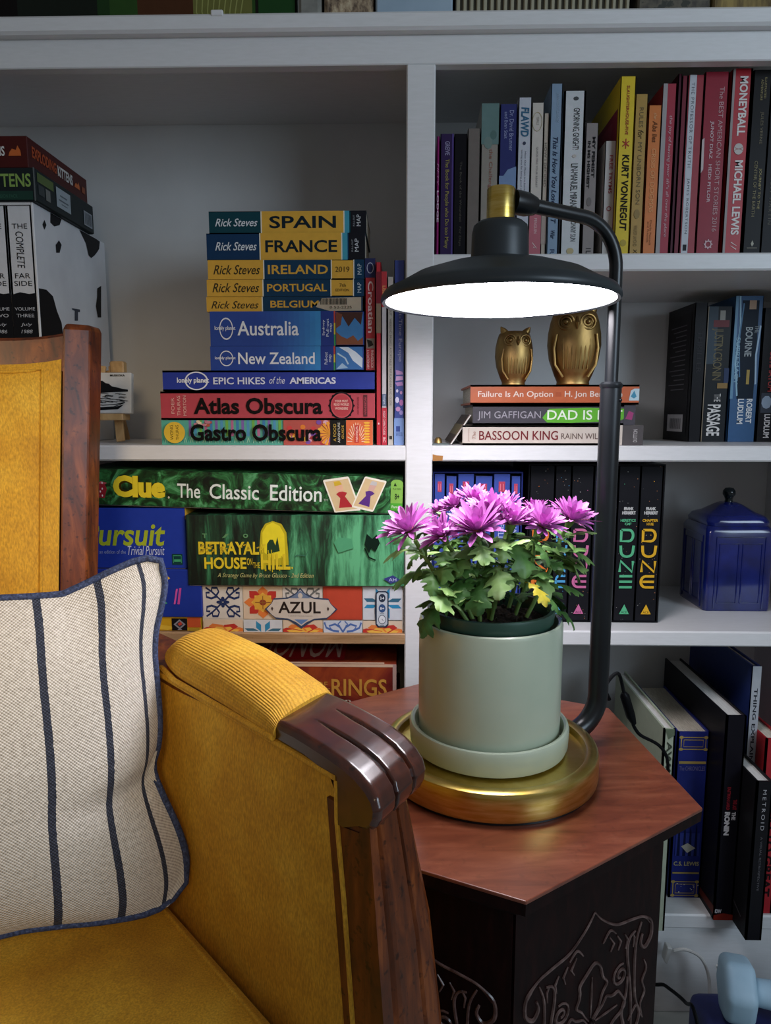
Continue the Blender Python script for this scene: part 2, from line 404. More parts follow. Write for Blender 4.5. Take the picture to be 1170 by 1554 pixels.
struct('wall_back', (-2.2, 2.2, YB+.012, YB+.11, 0, 2.5), noise_mat('wall_paint', [(.3, '#8f9690'), (.7, '#9ba29c')], 9, rough=.7))

# ------------------------------------------------------------------ things on top of the bookcase (only their feet show)
def on_top(name, label, cat, x0, x1, y, h, dp, mat, bev=.004, deco=()):
    X0 = WY(x0, 10, y).x; X1 = WY(x1, 10, y).x
    o = thing(name, label, cat, (X0, y, Z_TOP)); mb = MB(); wd = X1-X0
    mb.box(0, wd, 0, dp, 0, h, mat, bev); decorate(mb, deco, lambda s, r, hh: (s*wd, -hh, r*h)); mb.build('body', o); return o
YT = YTRIM+.012
o = on_top('picture_canvas', 'dark green and brown picture canvas leaning at the left end of the bookcase top', 'picture', -20, 449, YT+.01, .2, .018, ink('#1d1a16'), .001,
       [('R', 0, .1, 0, 1, '#131110'), ('R', .1, .38, 0, 1, '#1a201a'), ('R', .36, .40, .0, .8, '#1f3a1c'), ('R', .40, .49, 0, .9, '#2c4a1f'),
        ('R', .49, .67, 0, .9, '#4a2c1a'), ('R', .67, .86, 0, .8, '#6a6a34'), ('R', .86, .87, 0, .8, '#2c4a1f'), ('R', .88, .997, 0, .9, '#1f4420'),
        ('T', 'TRAVEL POSTERS', .18, .32, .012, .03, '#3a5478')]
       + [('L', [(.69+.016*i, .0), (.68+.018*i, .06), (.69+.02*i, .3)], .004, .02, '#8f9050') for i in range(9)])
on_top('stone_block', 'grey stone block on the bookcase top between the dark canvas and the raffia basket', 'block', 452, 487, YT, .1, .05, noise_mat('grey_stone', [(.3, '#6d6c66'), (.7, '#8b8a82')], 60, rough=.8, bmp=.4))
def basket(name, label, x0, x1, mat, ribs, h):
    X0 = WY(x0, 8, YT).x; X1 = WY(x1, 8, YT).x; o = thing(name, label, 'basket', (X0, YT, Z_TOP)); wd = X1-X0; mb = MB()
    mb.box(.001, wd-.001, .003, .09, 0, h, mat, .004)
    if ribs:
        for i in range(ribs):
            x = wd*(i+.5)/ribs; mb.tube([(x, .003, .001), (x, .001, h/2), (x, .003, h-.002)], wd/ribs*.3, 6, ribmat)
    mb.build('body', o)
    r = MB(); r.tube([(.004, .006, h), (wd-.004, .006, h), (wd-.004, .086, h), (.004, .086, h), (.004, .006, h)], .004, 8, mat); r.build('rim', o)
ribmat = ink('#a39d86', .7)
basket('raffia_basket', 'tan raffia basket on the bookcase top beside the pale blue box', 490, 568, noise_mat('raffia', [(.35, '#57473a'), (.55, '#a58f74'), (.7, '#c5b394')], 160, (1, 1, .6), .9, bmp=1, dist=.003), 0, .10)
on_top('storage_box', 'pale blue box on the bookcase top between the two baskets', 'box', 570, 687, YT, .12, .09, noise_mat('pale_blue_card', [(.3, '#8fa3b3'), (.7, '#9db0bf')], 20, rough=.6), .002)
basket('slatted_basket', 'wide basket with close vertical ribs on the bookcase top right of the divider', 690, 958, ink('#3c382f', .8), 26, .11)
on_top('patterned_box', 'dark patterned box on the bookcase top right of the ribbed basket', 'box', 968, 1078, YT, .09, .09, noise_mat('patterned_card', [(.4, '#3a342c'), (.55, '#5c5546'), (.6, '#2b2c22')], 60, rough=.6), .002)
on_top('straw_hat_box', 'yellowish straw box at the right end of the bookcase top', 'box', 1082, 1172, YT, .09, .09, noise_mat('straw', [(.4, '#59482a'), (.6, '#96804a')], 80, (1, 1, .2), .8), .002)
o = MB(); c = WY(329, 19, YTRIM-.0005); o.box(-.007, .007, -.001, .004, -.004, .003, P, .001)
c = o.build('shelf_clip'); c.location = WY(329, 19, YTRIM); tag(c, 'tiny white clip on the cornice edge below the dark picture canvas', 'clip')

# ------------------------------------------------------------------ upper left: tall slipcase, two small game boxes
Y0 = YF+.006
slc = noise_mat('white_slipcase_card', [(.3, '#c9cbd0'), (.7, '#d6d8dc')], 20, rough=.45)
X1 = WY(55.5, 400, Y0).x; zt = WY(55, 307, Y0).z; X0 = X1-.103; dsl = .212
def blob(pts, c='#17171a'): return ('P', pts, c)
o = thing('slipcase', 'tall white slipcase with black cow patches on the left shelf', 'slipcase', (X0, Y0, Z2T+.0003)); wd = X1-X0; ht = zt-Z2T; mb = MB(); q = .003
mb.box(0, q, 0, dsl, 0, ht, slc, .0006); mb.box(wd-q, wd, 0, dsl, 0, ht, slc, .0006); mb.box(q, wd-q, 0, dsl, 0, q, slc); mb.box(q, wd-q, 0, dsl, ht-q, ht, slc); mb.box(q, wd-q, dsl-q, dsl, q, ht-q, slc)
def sl(px, py):                                          # photo point on the slipcase's right side -> (depth, height) fractions
    p = WP(px, py, Vector((X1, 0, 0)), Vector((1, 0, 0))); return ((p.y-Y0)/dsl, (p.z-Z2T)/ht)
def slp(pts): return [(max(.004, min(.996, s)), max(0, min(.997, r))) for s, r in [sl(*p) for p in pts]]
decorate(mb, [blob(slp(p)) for p in ([(56, 437), (70, 440), (80, 450), (86, 472), (93, 490), (98, 530), (90, 600), (56, 600)], [(76, 322), (93, 331), (90, 342), (82, 344), (76, 338)], [(64, 341), (67, 334), (70, 342), (67, 349)],
      [(84, 372), (89, 365), (93, 372), (90, 384), (85, 384)], [(120, 349), (146, 361), (151, 367), (150, 378), (147, 383), (143, 388), (138, 392), (134, 388), (130, 370)], [(147, 438), (153, 434), (153, 482), (148, 482), (145, 465), (147, 450)])],
      lambda s, r, hh: (wd+hh, s*dsl, r*ht))
decorate(mb, [('P', slp([(113, 487), (118, 487), (118, 474), (121, 474), (121, 470), (109, 468), (109, 470), (113, 472)]), '#3c4350')], lambda s, r, hh: (wd+hh, s*dsl, r*ht))
mb.build('shell', o)
tw = (wd-2*q)/3; wh = '#cdd0d6'
for i, (num, col) in enumerate([('ONE', 'leftmost'), ('TWO', 'middle'), ('THREE', 'rightmost')]):
    pat = [('P', [(.365, .0), (.355, .35), (.362, .7), (.358, 1), (1, 1), (1, 0)], '#15161a')]
    tx = [('T', 'THE', .072, .092, .2, .8, '#1b1c20', {'rot': 90}), ('T', 'COMPLETE', .104, .255, .32, .62, '#1b1c20', {'i': .15}), ('T', 'FAR', .276, .297, .2, .8, '#1b1c20', {'rot': 90}), ('T', 'SIDE', .308, .329, .15, .85, '#1b1c20', {'rot': 90}),
          ('T', 'VOLUME', .418, .432, .1, .9, '#b9bdc6', {'rot': 90}), ('T', num, .446, .460, .15, .85, '#b9bdc6', {'rot': 90}), ('T', 'July', .484, .500, .3, .75, '#b9bdc6', {'rot': 90, 'i': .2}), ('T', ('1979', '1986', '1988')[i], .513, .528, .3, .75, '#b9bdc6', {'rot': 90, 'i': .2})]
    tx = [t if t[1] not in ('THE', 'FAR', 'SIDE', 'VOLUME', 'July', num) and not str(t[1]).startswith('19') else t for t in tx]
    book(f'{col} of the three tall white and black books in the cow-patch slipcase', (X0+q+tw*i+.0002, Y0+.002, zt-q-.0006), ht-2*q-.001, tw-.0004, dsl-.008, wh, pat+tx, UPRIGHT, hard=True, group='volumes in the cow-patch slipcase', rough=.5)
# game boxes on it
Yb = Y0-.004; Xr = WY(53.5, 280, Yb).x; zb = zt+.0004; hb = WY(50, 254, Yb).z-zb
game_box('small black card game box with green lettering on the white slipcase', (Xr-.112, Yb, zb), .112, hb, .165, ink('#1c2426', .35),
    [('T', 'KITTENS', .42, .955, .42, .82, '#7fa051', {'b': .02}), ('R', .0, .97, .04, .3, '#1d3b33'), ('R', .985, 1, 0, 1, '#596062'), ('T', 'EXPANSION PACK', .5, .8, .1, .2, '#2f5c4c')],
    top=[('R', .05, .95, .05, .95, '#242d30')],
    right=[('R', .03, .28, .62, .9, '#55673a'), ('R', .04, .13, .25, .55, '#3b4243'), ('R', .15, .22, .2, .55, '#6b6f6c'), ('R', .32, .56, .22, .85, '#9aa5ad'), ('R', .38, .5, .6, .65, '#59626a'), ('R', .36, .52, .45, .5, '#59626a'), ('R', .4, .5, .35, .38, '#59626a'),
           ('R', .8, .96, .15, .65, '#8d939a')] + [('R', .82+.016*i, .827+.016*i, .2, .6, '#2c3036') for i in range(8)], group='card game boxes on the slipcase', tray=ink('#1c2426'))
zb2 = zb+hb+.0004; Xr2 = WY(41.5, 225, Yb+.004).x; hb2 = WY(40, 203, Yb+.004).z-zb2-.002
def flame(cx, cy, s, rr): return ('P', [(cx-s, cy-rr*.6), (cx+s, cy-rr*.6), (cx+s*.9, cy+rr*.2), (cx+s*.5, cy+rr), (cx+s*.2, cy+rr*.3), (cx-s*.4, cy+rr*.5), (cx-s*.8, cy)], '#c2622a')
game_box('small dark red card game box on top of the black one above the slipcase', (Xr2-.112, Yb+.004, zb2), .112, hb2, .165, ink('#481917', .35),
    [('T', 'EXPLODING', .0, .4, .36, .66, '#c2622a', {'b': .02}), ('T', 'KITTENS', .42, .75, .38, .68, '#d5d3cf', {'b': .02}), flame(.86, .5, .07, .2)],
    top=[('R', .05, .95, .05, .95, '#6a2320')],
    right=[('T', 'EXPLODING', .06, .44, .42, .78, '#a8481f', {'b': .03}), ('T', 'KITTENS', .46, .72, .4, .76, '#d0cecb', {'b': .03}), flame(.8, .52, .05, .16), ('R', .89, .95, .4, .62, '#8a4a2e')], group='card game boxes on the slipcase', tray=ink('#4a1816'))

# ------------------------------------------------------------------ left shelf: travel guides lying in a stack
BLK = '#14161a'
def lying(label, x0, x1, ybot, ytop, Y, d, col, items, zbase, **kw):
    yc = (ytop+ybot)/2; X0 = WY(x0, yc, Y).x; X1 = WY(x1, yc, Y).x; t = WY(x0, ytop, Y).z-WY(x0, ybot, Y).z
    book(label, (X0, Y, zbase), X1-X0, t, d, col, items, (0, 0, kw.pop('yaw', 0)), **kw); return zbase+t+.0003
rnd = random.Random(4)
gast = [('R', 0, 1, 0, 1, '#57a894')]
for i in range(18):
    s = .13+i*.025; gast.append(('R', s, s+.013, .35, 1, ['#7d63a8', '#4f93b8', '#6fae4a', '#b3688e', '#3f7fb0'][i % 5]))
for i in range(40): gast.append(('L', [(i*.015, .08), (i*.015+.0075, .28), (i*.015+.015, .08)], .002, .05, ['#2f8f86', '#a6d0b0'][i % 2]))
for i in range(12): gast.append(('D', .16+rnd.random()*.08, .75+rnd.random()*.2, .01, .06, ['#b8543f', '#e3c9ae', '#c07c8c'][i % 3], 7))
gast += [('R', .58, .80, 0, 1, '#b5534a')]
for i in range(30): gast.append(('D', .60+rnd.random()*.2, rnd.random()*.9+.05, .013, .1, ['#d97b2c', '#c93f3f', '#d9a7b5', '#7b4c9c', '#e9b648', '#a8323a'][i % 6], 8))
for k in range(9):
    a0 = math.radians(75+k*21); a1 = a0+math.radians(15)
    gast.append(('P', [(.80, .45), (.80+.055*math.cos(a0), .45+.5*math.sin(a0)), (.80+.055*math.cos(a1), .45+.5*math.sin(a1))], '#e89a35'))
gast += [('R', .80, .873, 0, 1, '#1d1c1a'), ('T', 'A FOOD', .815, .828, .15, .85, '#c9a13c', {'rot': 90}), ('T', 'ADVENTURE', .836, .846, .1, .9, '#d9d4c5', {'rot': 90}), ('T', 'GUIDE', .854, .864, .25, .8, '#c9a13c', {'rot': 90}),
         ('R', .875, 1, 0, 1, '#d9663a')]
for k in range(14):
    a = math.pi*k/13; gast.append(('L', [(.925+.022*math.cos(a), .15+.3*math.sin(a)), (.925+.045*math.cos(a), .15+.75*math.sin(a))], .0025, .03, '#f0d9b8'))
for k in range(8): gast.append(('D', .972, .12+.11*k, .016, .045, '#f0b43a', 6))
gast += [('R', .915, .935, .1, .8, '#c23a30'), ('T', 'WORKMAN', .92, .93, .15, .75, '#f3e3cf', {'rot': -90}), ('D', .066, .5, .05, .43, '#e0b93a', 28), ('T', 'WONG', .045, .06, .2, .8, '#51431a', {'rot': 90}), ('T', 'THURAS', .072, .086, .2, .8, '#51431a', {'rot': 90}),
         ('T', 'Gastro Obscura', .14, .76, .16, .84, '#100f0f', {'b': .03})]
z = Z2T+.0003
z = lying('teal multicoloured patterned book at the bottom of the travel book stack', 245.5, 566, 675, 637.5, .912, .19, '#57a894', gast, z, hard=True, group='stacked travel books')
gear = [('D', .845, .5, .058, .49, BLK, 14), ('D', .845, .5, .05, .43, '#c24b52', 28), ('D', .845, .5, .045, .39, '#b23a42', 28)]
for k in range(16):
    a = 2*math.pi*k/16; gear.insert(0, ('D', .845+.057*math.cos(a), .5+.48*math.sin(a)*.98, .005, .04, '#2a1416', 6))
z = lying('thick red book with black lettering, second from the bottom of the travel book stack', 244, 569, 637.5, 594.5, .910, .19, '#b84550',
    gear+[('T', 'YOUR MUST', .815, .875, .62, .7, '#f0d8c4'), ('T', 'READ WORLD', .81, .88, .5, .58, '#f0d8c4'), ('T', 'WONDERS', .815, .875, .36, .44, '#f0d8c4'),
    ('T', 'Atlas Obscura', .155, .757, .2, .78, '#151011', {'b': .03}), ('T', 'FOER', .05, .065, .22, .78, '#e5b5ab', {'rot': 90}), ('T', 'THURAS', .078, .093, .15, .85, '#e5b5ab', {'rot': 90}), ('T', 'MORTON', .106, .121, .15, .85, '#e5b5ab', {'rot': 90}),
    ('R', .947, .965, .12, .88, '#5f2c30'), ('T', 'WORKMAN', .951, .961, .2, .8, '#b84550', {'rot': -90}), ('T', 'SECOND ED', .918, .926, .2, .8, '#6a2329', {'rot': -90})], z, hard=True, group='stacked travel books')
def lp(cx, cy, rs, rr): return [('L', arc_pts(cx, cy, rs, rr, 0, 360, 24), rs*.14, rr*.14, '#e7e9f2')]
z = lying('thin royal blue book with white capitals, third from the bottom of the travel book stack', 247, 568.5, 594, 562.5, .912, .19, '#2b3d9a',
    lp(.16, .5, .052, .42)+[('T', 'lonely planet', .068, .22, .34, .66, '#eef0f6', {'b': .025}), ('T', 'EPIC HIKES', .24, .485, .33, .67, '#dfe2f0', {'b': .015}), ('T', 'of the', .505, .578, .36, .7, '#dfe2f0', {'i': .3}), ('T', 'AMERICAS', .6, .818, .35, .67, '#dfe2f0', {'b': .03})], z, hard=True, group='stacked travel books')
ZEPIC = z
blues = [('R', .0, .72, 0, 1, '#27489a')]+[('R', .30+.035*i, .335+.035*i, 0, 1, c) for i, c in enumerate(['#26499c', '#274c9e', '#274fa1', '#2854a4', '#2959a8', '#2a5eac', '#2b64b0', '#2d6bb5', '#2f72b9', '#317abe', '#3382c2', '#358ac6'])]
lpc = lambda: lp(.105, .5, .042, .3)+[('T', 'lonely planet', .03, .165, .43, .58, '#e4e8f2', {'b': .02})]
z = lying('blue guide book with white lettering resting on the royal blue book', 319.5, 552, 562, 525, .921, .13, '#27489a',
    blues+[('R', .72, .805, 0, 1, '#243a86')]+lpc()+[('T', 'New Zealand', .182, .682, .26, .74, '#eef1f6', {'b': .012}), ('T', 'Pull-out', .745, .765, .25, .75, '#dfe5ee', {'rot': 90}), ('T', 'map', .775, .795, .35, .65, '#dfe5ee', {'rot': 90}),
    ('R', .805, .815, 0, .33, '#3f9a55'), ('R', .805, .815, .33, .66, '#d9c23a'), ('R', .805, .815, .66, 1, '#c2453a'), ('R', .82, .993, .04, .96, '#3d79b8'),
    ('P', [(.84, .95), (.9, .72), (.93, .4), (.99, .1), (.993, .5), (.95, .75), (.9, .95)], '#dfeaf2'), ('P', [(.82, .05), (.86, .3), (.9, .1)], '#a9c8de'), ('L', [(.83, .7), (.88, .5), (.9, .25)], .01, .06, '#bcd6e6')], z, group='stacked travel books')
z = lying('thicker blue guide book with white lettering below the yellow spined guides', 319, 552.5, 524.5, 472, .922, .13, '#26489a',
    blues+[('R', .72, .805, 0, 1, '#243a86')]+lpc()+[('T', 'Australia', .178, .577, .3, .72, '#eef1f6', {'b': .012}), ('T', 'Sydney', .73, .748, .3, .75, '#dfe5ee', {'rot': 90}), ('T', 'Pull-out', .755, .772, .27, .78, '#dfe5ee', {'rot': 90}), ('T', 'map', .78, .795, .4, .65, '#dfe5ee', {'rot': 90}),
    ('R', .805, .815, 0, .33, '#3f9a55'), ('R', .805, .815, .33, .66, '#d9c23a'), ('R', .805, .815, .66, 1, '#c2453a'), ('R', .82, .993, .03, .97, '#3f7fb8'), ('P', [(.82, .97), (.993, .97), (.98, .6), (.94, .8), (.9, .55), (.86, .85), (.84, .55)], '#4a2f2a'),
    ('P', [(.82, .03), (.82, .4), (.85, .28), (.89, .2), (.93, .3), (.96, .14), (.993, .25), (.993, .03)], '#8a5238'), ('P', [(.82, .97), (.82, .5), (.85, .6), (.86, .9)], '#7a4534')], z, group='stacked travel books')
YEL, NAV, TEA = '#dba63a', '#123a56', '#10404a'
def steves(name, s0, s1, r0, r1, a, b, c): return [('T', 'Rick Steves', s0, s1, r0, r1, c, {'i': .35, 'b': .01})]
z = lying('thin yellow and navy guide with a torn barcode sticker, lowest of the yellow spined guides', 313.5, 550.5, 471.8, 449.5, .926, .11, YEL,
    [('R', 0, .355, 0, 1, YEL), ('R', .36, 1, 0, 1, NAV), ('R', .355, .362, 0, 1, '#e9e2cc')]+steves('', .03, .335, .2, .72, 0, 0, '#3c3320')+[('T', 'BELGIUM', .41, .72, .26, .74, YEL, {'b': .02}), ('P', [(.70, .3), (.79, .02), (.99, .04), (.99, .95), (.74, .9)], '#b9a890')]
    +[('R', .73+.009*i, .735+.009*i, .45, .88, '#2c2a28') for i in range(19)]+[('T', '0 52-2225', .79, .93, .18, .36, '#544a3e')], z, group='stacked travel books')
z = lying('yellow and navy guide, second from the bottom of the yellow spined guides', 314, 552.5, 450.5, 425, .925, .11, YEL,
    [('R', 0, .355, 0, 1, YEL), ('R', .36, .79, 0, 1, NAV), ('R', .355, .362, 0, 1, '#e9e2cc'), ('R', .787, .793, 0, 1, '#e9e2cc'), ('R', .935, 1, 0, 1, NAV), ('R', .93, .936, 0, 1, '#e9e2cc')]+steves('', .035, .335, .25, .8, 0, 0, '#3c3320')
    +[('T', 'PORTUGAL', .385, .765, .28, .74, YEL, {'b': .02}), ('T', '7th', .845, .885, .55, .75, '#5d4a1e'), ('T', 'EDITION', .82, .905, .28, .44, '#5d4a1e'), ('T', 'MAP', .958, .982, .2, .8, '#b9c6cc', {'rot': 90})], z, group='stacked travel books')
z = lying('yellow and navy guide marked with the year, middle of the yellow spined guides', 315.5, 553, 424.5, 395.5, .924, .11, YEL,
    [('R', 0, .355, 0, 1, YEL), ('R', .36, .79, 0, 1, NAV), ('R', .355, .362, 0, 1, '#e9e2cc'), ('R', .787, .793, 0, 1, '#e9e2cc'), ('R', .935, 1, 0, 1, NAV), ('R', .93, .936, 0, 1, '#e9e2cc')]+steves('', .035, .335, .25, .75, 0, 0, '#3c3320')
    +[('T', 'IRELAND', .385, .768, .26, .74, YEL, {'b': .02}), ('T', '2019', .815, .905, .36, .64, '#5d4a1e'), ('T', 'MAP', .956, .982, .22, .78, '#b9c6cc', {'rot': 90})], z, group='stacked travel books')
z = lying('navy guide with a broad yellow panel, second from the top of the travel stack', 313.5, 554, 395, 354.2, .926, .11, '#123659',
    [('R', .34, .875, 0, 1, YEL), ('R', .335, .342, 0, 1, '#e9e2cc'), ('R', .857, .89, 0, 1, '#3f9ab0'), ('R', .85, .857, 0, 1, '#e9e2cc'), ('R', .9, 1, 0, 1, '#1b1c22')]+steves('', .055, .318, .36, .68, 0, 0, '#d6dbe0')
    +[('T', 'FRANCE', .372, .825, .28, .74, '#15242c', {'b': .02}), ('T', 'MAP', .935, .96, .3, .78, '#c9ccd0', {'rot': 90}), ('T', 'PULL-OUT', .915, .925, .3, .75, '#9da0a5', {'rot': 90})], z, group='stacked travel books')
z = lying('thick dark teal guide with a broad yellow panel on top of the travel book stack', 317, 556, 354, 320.5, .928, .11, TEA,
    [('R', .335, .87, 0, 1, YEL), ('R', .33, .337, 0, 1, '#e9e2cc'), ('R', .862, .892, 0, 1, '#3f9ab0'), ('R', .855, .862, 0, 1, '#e9e2cc'), ('R', .902, 1, 0, 1, '#1b1c22')]+steves('', .04, .31, .32, .68, 0, 0, '#d6dbe0')
    +[('T', 'SPAIN', .385, .808, .22, .78, '#15242c', {'b': .02}), ('T', 'MAP', .938, .964, .3, .82, '#c9ccd0', {'rot': 90}), ('T', 'PULL-OUT', .916, .926, .3, .8, '#9da0a5', {'rot': 90})], z, group='stacked travel books')

# upright thin guides right of the stack
up_px('small red phrase book standing on the royal blue book beside the guides', 554.5, 570, 392, 561.5, ZEPIC, .095, '#b02c35',
    [('R', 0, .17, 0, 1, '#2a2f55'), ('T', 'Croatian', .2, .66, .28, .8, '#e7c9c8', {'b': .02}), ('R', .71, .80, .1, .9, '#857a70'), ('P', [(.72, .15), (.79, .3), (.77, .8), (.73, .6)], '#2b2622'), ('T', 'PHRASEBOOK', .815, .98, .55, .8, '#eccfcb'), ('T', '& A DICTIONARY', .815, .985, .15, .38, '#eccfcb')]
    + [('L', arc_pts(.085, .5, .045, .3, 0, 360, 16), .006, .06, '#b9bdcf')], Y=.923, group='thin guides beside the travel stack')
G = 'thin guides beside the travel stack'
up_px('narrow red guide immediately right of the travel book stack', 571, 578.6, 398, 675, Z2T+.0003, .13, '#c02a36', [('R', .05, .22, 0, 1, '#7c2530'), ('R', .22, .38, .05, .95, '#8d7560'), ('D', .88, .5, .006, .15, '#e8d2cf', 8)], Y=.914, group=G)
up_px('narrow guide with red ends and a white middle', 579, 587, 412, 675, Z2T+.0003, .12, '#c9c3c4', [('R', 0, .2, 0, 1, '#b8323a'), ('T', 'LISBOA', .08, .17, .2, .8, '#d8a05c', {'b': .02}), ('R', .70, .77, .12, .88, '#5f6e88'), ('T', 'Insight', .71, .76, .3, .7, '#e8eaf0'), ('R', .78, 1, 0, 1, '#b8283a'), ('T', 'INSIGHT COMPACT GUIDES', .80, .94, .3, .72, '#f0dcd8'), ('T', 'BC', .955, .985, .3, .75, '#f0dcd8')], Y=.914, group=G)
up_px('cream guide with small dark lettering between the narrow guides and the blue one', 588, 597.4, 420, 675, Z2T+.0003, .12, '#b7b0a6', [('T', 'TIME OUT   WEEKEND BREAKS  A PORTABLE TRIP PLANNER AND GUIDE', .14, .76, .32, .66, '#6d675f'), ('R', .945, .965, .3, .75, '#3a3530')], Y=.913, group=G)
up_px('blue guide with pink and white figures beside the shelf divider', 598, 613, 395, 675, Z2T+.0003, .13, '#3f4f96',
    [('R', .85, 1, 0, 1, '#7d9bcf'), ('T', 'First-Time Europe', .22, .54, .35, .78, '#aeb6d4'), ('R', .895, .925, .2, .6, '#33498c'), ('T', 'ROUGH GUIDES', .93, .95, .2, .85, '#33498c')]
    + [('P', [(.585, .15+.25*0), (.595, .8), (.61, .9), (.612, .2)], '#b98ac4'), ('P', [(.62, .2), (.62, .85), (.64, .9), (.645, .15)], '#c79bcb'), ('P', [(.655, .1), (.65, .8), (.67, .9), (.675, .3)], '#b482c0'), ('D', .70, .3, .01, .12, '#d8d4e6', 7), ('D', .71, .7, .01, .12, '#c58fbf', 7), ('D', .75, .3, .018, .2, '#d9d6ec', 7), ('D', .765, .72, .018, .2, '#b56fae', 7), ('D', .80, .4, .014, .25, '#c58fbf', 7), ('D', .82, .7, .014, .2, '#9c8ccb', 7)], Y=.913, group=G)

# ------------------------------------------------------------------ small easel with a canvas
PINE = lambda: wood('pale_pine', '#a07a4c', '#c19a66', '#d3b07f', (4, 4, 1.5), .5, 12, 0, False)
Ye = .985; c0 = WY(153, 637, Ye); ex = WY(171, 672, Ye).x; o = thing('easel', 'small pale wooden easel beside the chair back on the left shelf', 'easel', (ex, Ye, Z2T+.0002))
def lx(px, py, Y=Ye): p = WY(px, py, Y); return Vector((p.x-ex, p.y-Ye, p.z-Z2T-.0002))
def stick(name, a, b, hw, hd):
    a, b = Vector(a), Vector(b); d = (b-a).normalized(); s = Vector((1, 0, 0)); s = (s-d*s.dot(d)).normalized(); n = s.cross(d)
    mb = MB(); q = lambda p: [p+s*hw+n*hd, p-s*hw+n*hd, p-s*hw-n*hd, p+s*hw-n*hd]; mb.hexa(q(a), q(b), PINE(), .0008); return mb.build(name, o)
pt = lx(171, 556, Ye+.025); lz = lx(171, 631).z; cx_ = lx(171, 600).x-.008
stick('leg', (lx(188, 672).x, -.010, .002), (pt.x+.003, .018, pt.z), .0058, .0022)
stick('leg', (lx(142, 672).x, -.010, .002), (pt.x-.012, .018, pt.z), .0058, .0022)
stick('leg', (cx_, .062, .002), (pt.x-.004, .024, pt.z-.006), .0055, .0022)
mb = MB(); mb.box(lx(160, 555).x, lx(182, 555).x, .012, .026, lx(170, 566).z, lx(170, 547).z, PINE(), .002); mb.build('top_block', o)
mb = MB(); mb.box(lx(140, 630).x, lx(196, 630).x, -.024, .004, lz-.006, lz+.003, PINE(), .001); mb.build('ledge', o)
# canvas
cw = lx(207, 600).x-lx(142, 600).x; chh = lx(170, 566).z-lz-.003
cv = thing('miniature_canvas', 'tiny white canvas with a black ink landscape standing on the small easel', 'painting', (ex+lx(142, 600).x, Ye-.022, Z2T+lz+.0034), rot=(-.12, 0, 0)); mb = MB()
mb.box(0, cw, 0, .010, 0, chh, noise_mat('canvas_white', [(.3, '#c6c5c2'), (.7, '#d6d5d2')], 60, rough=.8), .0015, 2)
k = '#17181b'; rr_ = random.Random(8)
dec = [('P', [(.02, .55), (.02, .80), (.12, .84), (.2, .82), (.24, .78), (.34, .80), (.42, .74), (.5, .72), (.56, .66), (.66, .64), (.8, .60), (.93, .58), (.93, .53), (.6, .52), (.3, .5), (.1, .5)], k), ('T', 'MUSKOKA', .52, .86, .9, .95, k, {'b': .03}),
       ('L', [(.05, .2), (.3, .14), (.6, .16), (.85, .26)], .02, .02, k), ('L', [(.08, .24), (.35, .2), (.65, .22), (.86, .27)], .014, .02, k), ('P', [(.05, .14), (.3, .08), (.7, .1), (.84, .22), (.6, .15), (.3, .14)], k)]
for i in range(34):
    s = .04+rr_.random()*.72; r = .26+rr_.random()*.24; dec.append(('L', [(s, r), (s+.05, r+.01), (s+.12+.08*rr_.random(), r-.005)], .01, .012, k))
decorate(mb, dec, lambda s, r, hh: (s*cw, -hh-.0001, r*chh)); mb.build('canvas', cv)
# ------------------------------------------------------------------ upper right shelf: a row of upright books
G = 'upright books on the upper right shelf'; ZB1 = Z1T+.0003
def ur(label, x0, x1, ytop, col, items=(), d=.15, Y=.925, **kw):
    X0 = WY(x0, 384, Y).x; X1 = WY(x1, 384, Y).x; zt = WY((x0+x1)/2, ytop, Y).z
    return book(label, (X0, Y, zt), zt-ZB1, X1-X0, d, col, items, UPRIGHT, group=G, **kw)
ur('magenta book pressed against the divider at the left end of the top row', 661.5, 666, 207, '#8f1f66', [('T', 'FIFTY', .22, .4, .2, .7, '#c987ad', {'i': .2}), ('T', 'LODGE', .44, .7, .15, .75, '#d8b8cb', {'b': .03})])
ur('dark purple book with yellow lettering beside the magenta one', 667, 686.5, 203, '#33244a', [('T', 'GREIVE', .06, .17, .35, .7, '#8f86a8', {'b': .02}), ('T', 'The Book for People who Do too Many', .2, .92, .3, .68, '#8c7f45', {'b': .015}), ('R', 0, 1, .86, 1, '#4b3a78')])
ur('black book with faint lettering beside the dark purple one', 687.5, 706.5, 203, '#17161a', [('T', 'The Book of the Wounded   For Days', .22, .9, .4, .62, '#4f4b44')])
ur('plain grey beige book behind the lamp neck in the top row', 707.5, 726, 195, '#6d655f')
ur('grey green and cream book with reddish lettering in the top row', 727.5, 753, 157, '#8b857b', [('R', 0, .26, 0, 1, '#5f7a77'), ('D', .25, .4, .04, .25, '#6b7f79', 9), ('D', .2, .7, .03, .2, '#4f6a66', 9), ('T', 'the Challenge of', .29, .62, .42, .68, '#8a5a4c')])
ur('dark blue book with a pale blue lower half in the top row', 755, 780, 158, '#2f3468', [('R', .46, 1, 0, 1, '#7189ae'), ('P', [(.50, 0), (.42, .5), (.40, 1), (.5, 1)], '#7189ae'), ('T', 'Dr. David Brunner', .04, .3, .55, .8, '#8d93bb'), ('T', 'and Evan Stait', .05, .22, .25, .45, '#8d93bb'), ('T', 'eat', .52, .64, .35, .7, '#aebfd8')])
ur('white book with brush lettering in teal blue, right of the half blue book', 782, 801, 148, '#b9bcc4', [('T', 'FLAWD', .06, .24, .2, .82, '#2f5f7d', {'b': .03, 'i': .1}), ('D', .28, .5, .011, .12, '#3a3f52'), ('T', 'How Our Flaws are Incredibly', .33, .62, .52, .68, '#575b6a'), ('T', 'wiring you for being good at how to live', .32, .68, .25, .4, '#575b6a')])
